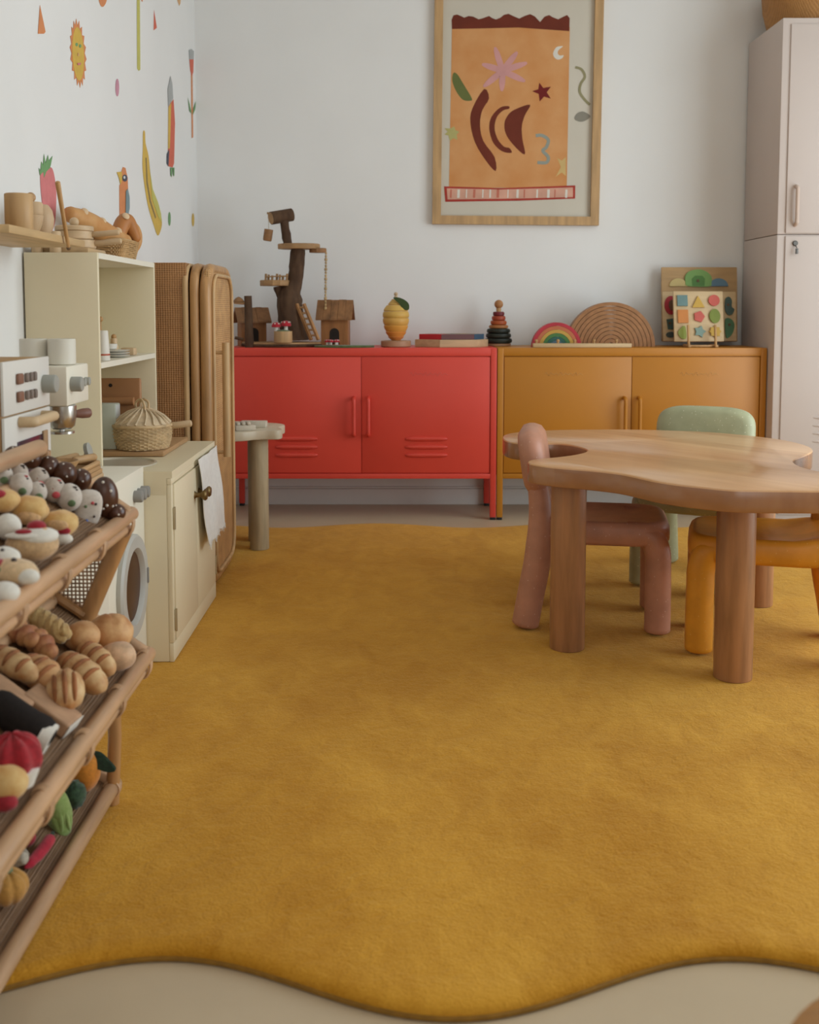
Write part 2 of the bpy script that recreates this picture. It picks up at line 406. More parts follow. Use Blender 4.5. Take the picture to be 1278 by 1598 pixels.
# ------------------------------------------------------------------ framed picture
def picture():
    Yb = WY - .0008
    def A(zx, zy, d=0): return onY(640 + zx / 3.55, zy / 3.55, Yb - .012 - d)
    oak = wood('oak_frame', (.52, .32, .145), 'z', .5, .12)
    t = thing('framed_picture', 'large oak framed cut-out style picture hanging on back wall', 'picture', (.56, WY - .001, 1.34))
    z_top = 2.46
    bl, br = A(122, 1242), A(1042, 1250)
    u = (br - bl).normalized(); v = Vector((-u.z, 0, u.x))
    W = (br - bl).length; Hh = (z_top - bl.z) / v.z
    def Q(a, b, dy): p = bl + u * a + v * b; return (p.x, Yb - dy, p.z)
    fw = .040
    for nm, poly in (('frame_bottom', ((0, 0), (W, 0), (W - fw, fw), (fw, fw))), ('frame_top', ((0, Hh), (fw, Hh - fw), (W - fw, Hh - fw), (W, Hh))),
                     ('frame_side', ((0, 0), (fw, fw), (fw, Hh - fw), (0, Hh))), ('frame_side', ((W, 0), (W, Hh), (W - fw, Hh - fw), (W - fw, fw)))):
        part(nm, MB().prism([Q(a, b, .0) for a, b in poly], (0, -.03, 0)), oak, t, smooth=False)
    part('mount', MB().prism([Q(a, b, .002) for a, b in ((fw * .9, fw * .9), (W - fw * .9, fw * .9), (W - fw * .9, Hh - fw * .9), (fw * .9, Hh - fw * .9))], (0, -.008, 0)),
         mat('mount_paper', (.60, .55, .455), .8, .02, 4), t, smooth=False)
    def shape(nm, pts, m, lay=0, smooth=False, k=5):
        P = [A(*p) for p in pts]
        if smooth: P = catmull(P, k)
        part(nm, MB().prism([(p.x, Yb - .0102 - lay * .0006, p.z) for p in P], (0, -.0006, 0)), m, t, smooth=False)
    sand = mat('print_sand', (.66, .34, .14), .85, .14, 7, col2=(.58, .245, .075), detail=6)
    rust = mat('print_rust', (.155, .028, .012), .85, .08)
    shape('print_ground', [(232, 140), (885, 150), (868, 1040), (215, 1040)], sand)
    shape('scalloped_band', [(232, 160), (230, 110), (240, 85), (260, 80), (285, 90), (300, 98), (325, 88), (350, 92), (380, 107), (405, 100), (437, 88), (455, 100), (475, 108), (500, 98), (520, 82),
                             (545, 76), (570, 88), (605, 103), (635, 88), (665, 78), (690, 90), (720, 122), (745, 92), (770, 83), (790, 95), (820, 107), (850, 92), (870, 83), (884, 100), (882, 172), (600, 152), (400, 157)], rust, 1)
    pk = mat('print_pink', (.62, .31, .29), .85, .05)
    fl = []
    c = (512, 392)
    for a, ln in ((-108, 130), (-52, 125), (-18, 135), (25, 130), (92, 105), (140, 130), (198, 112), (-150, 0)):
        if not ln: continue
        ca, sa = math.cos(math.radians(a)), math.sin(math.radians(a))
        shape('flower_petal', [(c[0] - sa * 12, c[1] + ca * 12), (c[0] + ca * ln * .6 - sa * 17, c[1] + sa * ln * .6 + ca * 17), (c[0] + ca * ln - sa * 9, c[1] + sa * ln + ca * 9), (c[0] + ca * (ln + 8), c[1] + sa * (ln + 8)),
                               (c[0] + ca * ln + sa * 9, c[1] + sa * ln - ca * 9), (c[0] + ca * ln * .6 + sa * 17, c[1] + sa * ln * .6 - ca * 17), (c[0] + sa * 12, c[1] - ca * 12)], pk, 1 + (a % 3) * .3, True, 3)
    shape('flower_centre', [(c[0] + 34 * math.cos(q * PI / 8), c[1] + 34 * math.sin(q * PI / 8)) for q in range(16)], pk, 2.2)
    wm = mat('print_white', (.72, .68, .60), .85, .03)
    shape('moon', [(832, 256), (810, 262), (793, 290), (797, 315), (818, 330), (842, 322), (850, 306), (832, 308), (818, 297), (822, 278), (846, 257)], wm, 1, True, 4)
    gm = mat('print_green', (.135, .155, .045), .85, .05)
    shape('leaf', [(240, 404), (262, 412), (295, 465), (342, 545), (330, 558), (292, 552), (258, 510), (234, 450)], gm, 1, True, 4)
    star = [(716, 457), (737, 487), (780, 480), (757, 511), (779, 546), (742, 535), (718, 562), (712, 520), (676, 505), (710, 494)]
    shape('star', star, mat('print_darkred', (.17, .012, .010), .85, .05), 1)
    shape('arc', [(410, 492), (437, 545), (400, 610), (387, 690), (405, 780), (468, 870), (474, 948), (420, 890), (360, 790), (334, 680), (345, 600)], rust, 1, True, 3)
    shape('arc', [(545, 588), (548, 602), (515, 612), (480, 650), (468, 710), (485, 770), (520, 812), (550, 820), (562, 846), (510, 838), (460, 790), (438, 710), (452, 645), (500, 595)], rust, 1, True, 4)
    shape('arc', [(665, 580), (635, 640), (619, 700), (622, 770), (635, 856), (570, 800), (530, 740), (523, 680), (548, 630), (590, 602)], rust, 1, True, 4)
    def stroke(nm, pts, wd, m):
        P = catmull([Vector((a, b, 0)) for a, b in pts], 6, False); Lf = []; Rt = []
        for i, p in enumerate(P):
            d = (P[min(i + 1, len(P) - 1)] - P[max(i - 1, 0)]).normalized()
            Lf.append((p.x - d.y * wd, p.y + d.x * wd)); Rt.append((p.x + d.y * wd, p.y - d.x * wd))
        mb = MB(); n = len(P); V = []
        for q in Lf + Rt: p = A(*q); V += [(p.x, Yb - .0110, p.z)]
        for q in Lf + Rt: p = A(*q); V += [(p.x, Yb - .0117, p.z)]
        F = []
        for i in range(n - 1): F += [(i, i + 1, n + i + 1, n + i), (2 * n + i, 3 * n + i, 3 * n + i + 1, 2 * n + i + 1), (i, 2 * n + i, 2 * n + i + 1, i + 1), (n + i, n + i + 1, 3 * n + i + 1, 3 * n + i)]
        part(nm, mb.add(V, F), m, t, smooth=False)
    stroke('squiggle', [(915, 372), (950, 385), (968, 425), (945, 465), (940, 510), (970, 555), (996, 580)], 7, mat('print_olive', (.29, .26, .14), .85, .05))
    gy = mat('print_grey', (.27, .25, .20), .85, .05)
    shape('seed', [(910, 655), (925, 628), (955, 617), (985, 630), (999, 645), (985, 660), (955, 674), (925, 670)], gy, 1, True, 3)
    stroke('squiggle', [(696, 752), (730, 750), (765, 775), (755, 815), (735, 835), (765, 870), (755, 900), (705, 900)], 9, mat('print_blue', (.30, .32, .27), .85, .05))
    lm = mat('print_lime', (.46, .42, .16), .85, .05)
    shape('pale_splash', [(190, 710), (208, 730), (190, 745), (212, 750), (220, 780), (240, 765), (262, 775), (258, 745), (272, 730), (250, 720), (245, 700), (222, 712)], lm, 1)
    shape('pale_splash', [(815, 875), (840, 890), (862, 870), (862, 975), (840, 955), (806, 980), (835, 925)], mat('print_peach', (.60, .42, .17), .85, .05), 1)
    rr = mat('print_red', (.40, .045, .03), .85, .08)
    shape('striped_bar', [(188, 1032), (500, 1042), (915, 1027), (914, 1100), (600, 1112), (195, 1118)], rr, 1)
    shape('striped_bar', [(203, 1043), (500, 1050), (902, 1038), (902, 1092), (600, 1100), (207, 1105)], mat('print_blush', (.66, .36, .26), .85, .08), 2)
    for k, x in enumerate((222, 262, 310, 350, 400, 440, 480, 540, 590, 630, 700, 760, 800, 860)):
        wd = (9, 14, 6, 12, 7)[k % 5]
        shape('stripe', [(x, 1050), (x + wd, 1050), (x + wd - 2, 1096), (x - 2, 1096)], wm if k % 3 else mat('print_coral', (.55, .17, .11), .85, .05), 3)
picture()

# ------------------------------------------------------------------ cloud table
def striped_wood(name, c1, c2, rotz, width, rough=.3, coat=.35, axis=0):
    m = bpy.data.materials.new(name); m.use_nodes = True; MATS[name] = m; nt = m.node_tree; N = nt.nodes; L = nt.links; b = N['Principled BSDF']
    b.inputs['Roughness'].default_value = rough; b.inputs['Coat Weight'].default_value = coat; b.inputs['Coat Roughness'].default_value = .2
    tc = N.new('ShaderNodeTexCoord'); mp = N.new('ShaderNodeMapping'); mp.inputs['Rotation'].default_value = (0, 0, rotz)
    L.new(tc.outputs['Object'], mp.inputs[0])
    sx = N.new('ShaderNodeSeparateXYZ'); L.new(mp.outputs[0], sx.inputs[0])
    dv = N.new('ShaderNodeMath'); dv.operation = 'DIVIDE'; L.new(sx.outputs[1], dv.inputs[0]); dv.inputs[1].default_value = width
    fl = N.new('ShaderNodeMath'); fl.operation = 'FLOOR'; L.new(dv.outputs[0], fl.inputs[0])
    wn = N.new('ShaderNodeTexWhiteNoise'); wn.noise_dimensions = '1D'; L.new(fl.outputs[0], wn.inputs['W'])
    mp2 = N.new('ShaderNodeMapping'); mp2.inputs['Scale'].default_value = (.12, 1, .4); L.new(mp.outputs[0], mp2.inputs[0])
    nz = N.new('ShaderNodeTexNoise'); nz.inputs['Scale'].default_value = 26; nz.inputs['Detail'].default_value = 6; L.new(mp2.outputs[0], nz.inputs['Vector'])
    ad = N.new('ShaderNodeMath'); ad.operation = 'MULTIPLY_ADD'; L.new(wn.outputs[0], ad.inputs[0]); ad.inputs[1].default_value = .55; L.new(nz.outputs[0], ad.inputs[2])
    cr = N.new('ShaderNodeValToRGB'); e = cr.color_ramp.elements
    e[0].position = .45; e[0].color = (*c2, 1); e[1].position = 1.0; e[1].color = (*c1, 1)
    L.new(ad.outputs[0], cr.inputs[0]); L.new(cr.outputs[0], b.inputs['Base Color'])
    bn = N.new('ShaderNodeBump'); bn.inputs['Strength'].default_value = .04; bn.inputs['Distance'].default_value = .003
    L.new(nz.outputs[0], bn.inputs['Height']); L.new(bn.outputs[0], b.inputs['Normal'])
    return m
TZ = .528
def table():
    px = [(785, 684), (793, 676), (861, 671), (963, 670), (1023, 671), (1105, 674), (1173, 680), (1226, 687), (1259, 695), (1269, 702), (1258, 709), (1240, 716), (1238, 721), (1250, 728), (1270, 733.5), (1290, 737)]
    P = [onZ(a, b, TZ).to_2d() for a, b in px]
    P += [Vector(q) for q in ((1.17, 2.625), (1.215, 2.535), (1.17, 2.44), (1.06, 2.40))]
    px2 = [(1226, 765), (1145, 764), (1104, 760), (1064, 756), (1023, 750), (987, 742), (963, 737.5), (922, 733), (882, 730), (853, 727), (829, 723), (823.5, 719), (837, 716), (861, 714), (894, 710),
           (915, 704.5), (915, 700), (902, 696), (882, 692.5), (857, 691.5), (830, 692), (800, 690)]
    P += [onZ(a, b, TZ).to_2d() for a, b in px2]
    out = catmull([Vector((p.x, p.y, 0)) for p in P], 6)
    for _ in range(4): out = [(out[i - 1] + out[i] * 2 + out[(i + 1) % len(out)]) / 4 for i in range(len(out))]
    t = thing('play_table', 'low cloud shaped solid wood table on yellow rug', 'table', (.9, 3.1, RT))
    tw = striped_wood('table_wood', (.76, .45, .225), (.60, .31, .135), math.radians(52), .085)
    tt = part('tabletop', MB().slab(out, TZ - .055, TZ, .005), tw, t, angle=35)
    tt.data.materials.append(striped_wood('table_edge_grain_shade', (.40, .19, .085), (.27, .115, .048), math.radians(52), .085, .25, .6))  # dark end grain that also paints shade into the edge
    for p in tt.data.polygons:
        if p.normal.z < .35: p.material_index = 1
    lw = wood('table_leg_wood', (.40, .19, .085), 'z', .4, .14, coat=.2)
    for x, y in ((.456, 2.823), (.835, 2.590), (1.118, 3.25), (.571, 3.50)):
        part('leg', MB().lathe([(.0465, 0), (.0475, .003), (.0475, TZ - .055 - RT)], 32, (x, y, RT)), lw, t)
table()

# ------------------------------------------------------------------ moulded children's chairs (local: facing +x)
def chair(label, m, loc, rz):
    t = thing('child_chair', label, 'chair', loc, rz)
    w = .128
    seat = []
    for i in range(48):
        a = 2 * PI * i / 48
        ca, sa = math.cos(a), math.sin(a)
        seat.append((.031 + .191 * math.copysign(abs(ca) ** .42, ca), .165 * math.copysign(abs(sa) ** .42, sa)))
    # seat: slightly dished slab with heavy rounded rim
    n = len(seat); vs = []; fs = []
    prof = [(.86, .254), (.96, .256), (.995, .266), (1, .284), (.992, .302), (.965, .316), (.92, .323), (.86, .321), (.6, .314), (.3, .311), (.02, .310)]
    for k, z in prof:
        for x, y in seat:
            xx = .031 + (x - .031) * k; vs.append((xx, y * k, z + (.30 * max(0, -.04 - xx) ** 1.2 if z > .3 else 0)))
    for i in range(len(prof) - 1):
        for j in range(n): fs.append((i * n + j, i * n + (j + 1) % n, (i + 1) * n + (j + 1) % n, (i + 1) * n + j))
    fs.append(tuple(range(n - 1, -1, -1))); fs.append(tuple((len(prof) - 1) * n + j for j in range(n)))
    part('seat', MB().add(vs, fs), m, t, local=True, angle=70)
    for s_ in (-1, 1):
        y = s_ * w
        part('leg', MB().tube(catmull([(.187, y, .012), (.187, y, .10), (.186, y, .18), (.183, y, .24), (.160, y, .282), (.10, y, .288)], 6, False),
                              [.0365] * 24 + [.034] * 7, 16, rnd=.25), m, t, local=True, angle=60)
        path = catmull([(-.185, y, .012), (-.170, y, .10), (-.152, y, .20), (-.143, y, .30), (-.148, y, .39), (-.163, y * .98, .47)], 6, False)
        part('leg', MB().tube(path, [.039 - .012 * max(0, i / (len(path) - 1) - .5) * 2 for i in range(len(path))], 16, rnd=.25), m, t, local=True, angle=60)
        # gusset that melts the rear leg into the seat
    bk = []
    for i in range(48):
        a = 2 * PI * i / 48; ca, sa = math.cos(a), math.sin(a)
        bk.append((.172 * math.copysign(abs(ca) ** .5, ca), .098 * math.copysign(abs(sa) ** .55, sa)))
    vs = []; fs = []
    prof = [(.55, -.038), (.8, -.036), (.94, -.026), (1, -.007), (1, .007), (.94, .026), (.8, .036), (.55, .037)]
    for k, d in prof:
        for yy, zz in bk: vs.append((d - .166 - zz * k * .16, yy * k, .478 + zz * k))
    for i in range(len(prof) - 1):
        for j in range(48): fs.append((i * 48 + j, i * 48 + (j + 1) % 48, (i + 1) * 48 + (j + 1) % 48, (i + 1) * 48 + j))
    fs.append(tuple(range(47, -1, -1))); fs.append(tuple((len(prof) - 1) * 48 + j for j in range(48)))
    part('backrest', MB().add(vs, [tuple(reversed(f)) for f in fs]), m, t, local=True, angle=70)
    return t
pkm = mat('pink_plastic', (.52, .245, .155), .42, .08, 18, speck=((.64, .40, .30), 70, .12))
ylm = mat('amber_plastic', (.78, .33, .028), .40, .08, 14, speck=((.80, .45, .12), 70, .10))
grm = mat('sage_plastic', (.42, .43, .26), .42, .07, 16, speck=((.66, .66, .50), 70, .12))
chair('dusty pink moulded child chair tucked under left side of table', pkm, (.568, 3.097, RT), math.radians(-10))
chair('amber yellow moulded child chair at right front side of table', ylm, (1.016, 2.846, RT), math.radians(164))
chair('sage green speckled child chair behind the far side of table', grm, (1.005, 3.585, RT), math.radians(242))

# ------------------------------------------------------------------ foreground stool (only its rim shows)
t = thing('wooden_stool', 'small round wooden stool in bottom right foreground corner', 'stool', (.455, .735, 0))
fw_ = wood('stool_wood', (.42, .20, .06), 'x', .45)
part('seat', MB().lathe([(.15, .32), (.165, .324), (.17, .334), (.165, .348), (.15, .352)], 48, (.455, .735, 0)), fw_, t)
for a in (.5, 2.6, 4.7):
    part('leg', MB().tube([(.455 + .14 * math.cos(a), .735 + .14 * math.sin(a), 0), (.455 + .10 * math.cos(a), .735 + .10 * math.sin(a), .325)], [.014, .018], 14), fw_, t)

# ------------------------------------------------------------------ small cream side table with white blocks
def side_table():
    t = thing('side_table', 'small cream wavy topped wooden table beside rattan fridge', 'table', (-.62, 4.15, RT))
    cw = wood('pale_birch', (.50, .41, .26), 'z', .5, .12)
    c2 = mat('cream_laquer', (.60, .52, .38), .4, .05, 6)
    out = catmull([(-.447, 4.00, 0), (-.458, 3.955, 0), (-.505, 3.95, 0), (-.545, 3.935, 0), (-.585, 3.90, 0), (-.65, 3.885, 0), (-.73, 3.91, 0), (-.79, 3.96, 0), (-.82, 4.05, 0), (-.79, 4.14, 0), (-.80, 4.24, 0),
                   (-.74, 4.30, 0), (-.65, 4.29, 0), (-.57, 4.24, 0), (-.50, 4.22, 0), (-.455, 4.16, 0), (-.47, 4.08, 0)], 6)
    part('tabletop', MB().slab(out, .452, .487, .005), c2, t)
    for x, y in ((-.541, 4.018), (-.74, 4.02), (-.72, 4.22), (-.568, 4.17)):
        part('leg', MB().lathe([(.036, 0), (.037, .003), (.037, .452 - RT)], 28, (x, y, RT)), cw, t)
    wm = mat('white_block', (.62, .56, .45), .5, .05, 20)
    def blk(x, y, sx, sy, sz, rz, lab, roof=False):
        mb = MB().rbox((-sx, -sy, 0), (sx, sy, sz), .003)
        o = thing('toy_block', lab, 'toy block', (x, y, .4872), rz)
        part('body', mb, wm, o, local=True)
        for k in range(3):
            if roof: part('stud', MB().rbox((-sx + .004 + k * .02, -sy + .004, sz), (-sx + .018 + k * .02, sy - .004, sz + .012), .004), wm, o, local=True)
    blk(-.585, 3.965, .038, .026, .020, .3, 'pale cream stepped block on small side table front', True)
    blk(-.565, 4.07, .05, .022, .024, -.05, 'plain cream slab block at the back of side table')
side_table()

# ------------------------------------------------------------------ rattan toy fridge
def fridge():
    y0, y1, zt = 3.405, 3.862, 1.092
    t = thing('rattan_fridge', 'rattan toy fridge with rounded door between kitchen and red cabinet', 'toy fridge', (-.78, 3.59, RT))
    rat = wood('rattan_pole', (.50, .27, .105), 'z', .45, .14, coat=.15)
    ratl = wood('rattan_pale', (.60, .39, .19), 'z', .45, .12)
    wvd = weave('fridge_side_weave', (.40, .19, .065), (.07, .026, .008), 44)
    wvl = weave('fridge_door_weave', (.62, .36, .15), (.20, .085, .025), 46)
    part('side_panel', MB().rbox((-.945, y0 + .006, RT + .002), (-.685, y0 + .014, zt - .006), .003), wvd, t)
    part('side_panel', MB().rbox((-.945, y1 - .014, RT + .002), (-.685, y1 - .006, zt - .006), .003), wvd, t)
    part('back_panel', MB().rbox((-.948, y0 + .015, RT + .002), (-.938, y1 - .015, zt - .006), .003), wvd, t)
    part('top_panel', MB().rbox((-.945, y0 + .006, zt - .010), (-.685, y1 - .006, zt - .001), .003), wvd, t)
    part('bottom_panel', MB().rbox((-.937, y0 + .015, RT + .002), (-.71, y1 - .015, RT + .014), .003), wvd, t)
    def loop(x, r, inset, m, nm, rr=.07, parent=t):
        a, b, c, d = y0 + inset, y1 - inset, RT + inset + .002, zt - inset
        P = []
        for cy, cz, q0 in ((b - rr, d - rr, 0), (a + rr, d - rr, 90), (a + rr, c + rr, 180), (b - rr, c + rr, 270)):
            for k in range(9):
                q = math.radians(q0 + k * 90 / 8); P.append((x, cy + rr * math.cos(q), cz + rr * math.sin(q)))
        return part(nm, MB().tube(P, r, 12, closed=True), m, parent)
    loop(-.690, .010, .010, ratl, 'front_binding', .06)
    loop(-.662, .0155, .0155, rat, 'front_frame', .065)
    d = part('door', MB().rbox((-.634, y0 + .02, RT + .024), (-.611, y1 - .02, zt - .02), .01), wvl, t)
    loop(-.627, .019, .019, rat, 'door_frame', .085, d)
    loop(-.606, .006, .039, ratl, 'door_binding', .075, d)
    loop(-.604, .0055, .0165, ratl, 'door_edge', .095, d) if False else None
    h = MB().tube([(-.572, 3.475, .455), (-.572, 3.475, .832)], .0125, 14)
    for z in (.47, .80): h.tube([(-.572, 3.475, z), (-.615, 3.475, z)], .006, 8)
    part('handle', h, ratl, d)
fridge()

# ------------------------------------------------------------------ toy kitchen
cream = mat('cream_paint', (.80, .70, .49), .5, .02, 4)
creamw = mat('white_cream_paint', (.82, .77, .64), .5, .02, 4)
brass = mat('brass', (.20, .125, .045), .4, .1, 20, metal=.7)
def kitchen():
    y0, y1, x0, xf = 2.702, 3.333, -.948, -.59
    zt = .525
    t = thing('kitchen_cabinet', 'cream wooden toy kitchen base cabinet with two doors and sink', 'cabinet', (-.77, 3.02, RT))
    part('body', MB().rbox((x0, y0, RT), (xf - .012, y1, zt - .06), .003), cream, t)
    part('front_frame', MB().rbox((xf - .0125, y0, zt - .035), (xf, y1, zt - .018), .002).rbox((xf - .0125, y0, RT), (xf, y1, RT + .05), .002)
         .rbox((xf - .0125, y0, RT + .05), (xf, y0 + .02, zt - .035), .002).rbox((xf - .0125, y1 - .02, RT + .05), (xf, y1, zt - .035), .002), cream, t)
    for ya in (y0, y1 - .012): part('side_apron', MB().box((x0, ya, zt - .061), (xf - .0125, ya + .012, zt - .018)), cream, t, smooth=False)
    # counter with a round sink hole
    cx, cy, r = -.765, 2.832, .098
    N = 64; vs = []; fs = []
    def edge(a):
        dx, dy = math.cos(a), math.sin(a); k = min(((xf + .002) - cx) / dx if dx > 0 else (x0 - cx) / dx if dx < 0 else 9, ((y1) - cy) / dy if dy > 0 else (y0 - cy) / dy if dy < 0 else 9)
        return cx + dx * k, cy + dy * k
    angs = [2 * PI * i / N for i in range(N)] + [math.atan2(b - cy, a - cx) % (2 * PI) for a in (x0, xf + .002) for b in (y0, y1)]
    angs.sort(); N = len(angs)
    for z in (zt, zt - .018):
        for a in angs: vs.append((cx + r * math.cos(a), cy + r * math.sin(a), z))
        for a in angs: vs.append((*edge(a), z))
    for i in range(N):
        j = (i + 1) % N
        fs += [(i, N + i, N + j, j), (2 * N + i, 2 * N + j, 3 * N + j, 3 * N + i), (N + i, 3 * N + i, 3 * N + j, N + j), (i, j, 2 * N + j, 2 * N + i)]
    part('counter', MB().add(vs, fs), cream, t, smooth=False)
    sk = mat('sink_steel', (.62, .57, .47), .28, .03, 6, metal=.35)
    part('sink', MB().lathe([(.107, .0005), (.107, .004), (.100, .005), (.096, .001), (.088, -.03), (.06, -.045), (.01, -.048)], 40, (cx, cy, zt)), sk, t)
    ym = (y0 + y1) / 2 + .005
    for a, b, s_ in ((y0 + .022, ym - .0015, -1), (ym + .0015, y1 - .022, 1)):
        d = part('door', MB().rbox((xf - .012, a, RT + .052), (xf + .003, b, zt - .038), .002), cream, t)
        ky = ym - .03 if s_ < 0 else ym + .03
        kz = .412
        part('knob', MB().lathe([(.012, 0), (.008, .004), (.0065, .014), (.008, .02), (.0145, .026), (.016, .031), (.012, .036), (.002, .037)], 18).xf(TR(xf + .003, ky, kz) @ RY(PI / 2)), brass, d)
        hy = y0 + .016 if s_ < 0 else y1 - .016
        for z in (.13, .40):
            part('hinge', MB().rbox((xf, hy - .006, z - .028), (xf + .004, hy + .006, z + .028), .001).tube([(xf + .004, hy, z - .03), (xf + .004, hy, z + .03)], .0028, 8), mat('hinge_metal', (.50, .42, .27), .4, .05, metal=.6), d)
    # towel
    vs = []; fs = []; nu, nv = 14, 22
    for j in range(nv + 1):
        v = j / nv
        for i in range(nu + 1):
            u = i / nu
            ya = 3.022 + .050 * v + (.325 + .035 * v) * u
            x = xf + .0085 + .004 + .004 * math.sin(u * 15 + 1.2) * (.4 + v) + .014 * v * (1 - .3 * u) + .003 * math.sin(v * 7 + u * 4)
            z = .512 - .26 * v - .004 * math.sin(u * 9) * v - (.003 * ((i * 7) % 3) if j == nv else 0)
            ya = min(ya, 3.022 + .050 * v + (.325 + .035 * v) * u)
            vs.append((x, ya - .02, z))
    for j in range(nv):
        for i in range(nu): fs.append((j * (nu + 1) + i, j * (nu + 1) + i + 1, (j + 1) * (nu + 1) + i + 1, (j + 1) * (nu + 1) + i))
    n = len(vs)
    back = [(x - .0022, y, z) for x, y, z in vs]
    F = fs + [tuple(n + q for q in reversed(f)) for f in fs]
    rim = [i for i in range(nu + 1)] + [(j + 1) * (nu + 1) - 1 for j in range(1, nv + 1)] + [nv * (nu + 1) + i for i in range(nu - 1, -1, -1)] + [j * (nu + 1) for j in range(nv - 1, 0, -1)]
    F += [(rim[i], rim[(i + 1) % len(rim)], n + rim[(i + 1) % len(rim)], n + rim[i]) for i in range(len(rim))]
    tw = thing('tea_towel', 'white frayed cloth hanging from right door of toy kitchen', 'towel', (xf + .012, 3.2, .25))
    tm = mat('white_linen', (.80, .78, .74), .85, .03, 60, bump=.15, bscale=300)
    part('cloth', MB().add(vs + back, F), tm, tw, angle=80)
    fr = MB()
    for i in range(40):
        u = i / 39; b_ = Vector(vs[nv * (nu + 1) + min(int(u * nu + .5), nu)]); yy = 3.052 + .36 * u
        fr.tube([(b_.x, yy, b_.z + .004), (b_.x + .003 * math.sin(i), yy + .003 * math.cos(i * 2), b_.z - .006 - .003 * (i % 3))], .0009, 4)
    part('fringe', fr, tm, tw, kind='stuff')
    # tall shelf unit
    t = thing('kitchen_shelf_unit', 'tall cream open shelf unit standing on toy kitchen counter', 'shelf', (-.86, 3.02, zt))
    xa, xb = -.955, -.768
    zt2 = 1.086
    part('side_panel', MB().rbox((xa, y0, zt + .0006), (xb, y0 + .014, zt2), .0015), cream, t)
    part('side_panel', MB().rbox((xa, y1 - .014, zt + .0006), (xb, y1, zt2), .0015), cream, t)
    part('back_panel', MB().box((xa, y0 + .014, zt + .0006), (xa + .008, y1 - .014, zt2)), mat('olive_cream_paint', (.60, .53, .37), .6, .02, 4), t, smooth=False)
    part('top_panel', MB().box((xa + .008, y0 + .014, zt2 - .015), (xb, y1 - .014, zt2)), creamw, t, smooth=False)
    part('shelf', MB().box((xa + .008, y0 + .014, .790), (xb, y1 - .014, .805)), creamw, t, smooth=False)
    # counter board (hob plate)
    hb = mat('tan_board', (.46, .27, .13), .45, .05, 6)
    solo('counter_board', MB().rbox((-.945, 2.968, zt + .0006), (-.668, 3.312, zt + .016), .004), hb, 'flat tan wooden board lying on toy kitchen counter', 'board')
    return zt
KZ = kitchen()
CB = KZ + .0165      # top of the counter board

# washing machine and neighbouring unit
def washer():
    xf, x0 = -.66, -.948
    t = thing('toy_washing_machine', 'white wooden toy washing machine with round grey door', 'toy appliance', (-.8, 2.52, RT))
    part('body', MB().rbox((x0, 2.342, RT), (xf, 2.699, .540), .004), creamw, t)
    cy, cz, rr = 2.541, .266, .128
    gm = mat('grey_ring', (.50, .49, .45), .4, .03)
    def disc(prof, m, nm, p, n=40): return part(nm, MB().lathe(prof, n).xf(TR(xf, cy, cz) @ RY(PI / 2)), m, p)
    d = disc([(.09, .0005), (rr, .0005), (rr, .010), (rr - .006, .016), (.094, .016), (.088, .008), (.086, .002)], gm, 'door', t)
    disc([(.087, .0012), (.086, .004), (.05, .006), (.01, .0065)], mat('brown_glass', (.085, .036, .016), .4, .1, spec=.2), 'glass', d)
    part('latch', MB().rbox((xf + .013, cy + .108, cz - .02), (xf + .02, cy + .116, cz + .02), .002), mat('grey_dark', (.28, .27, .25), .5, .03), d)
    for y in (2.60, 2.635, 2.67):
        part('knob', MB().lathe([(.015, 0), (.015, .018), (.013, .021), (.002, .022)], 18).xf(TR(xf, y, .478) @ RY(PI / 2)), mat('grey_dark', (.28, .27, .25), .5, .03), t)
    t = thing('kitchen_unit', 'plain white toy kitchen unit behind the rattan food rack', 'cabinet', (-.8, 2.1, RT))
    part('body', MB().rbox((x0, 1.84, RT), (xf, 2.338, .540), .004), creamw, t)
    part('door', MB().rbox((xf, 1.855, RT + .04), (xf + .008, 2.325, .52), .003), creamw, t)
washer()
UZ = .5405

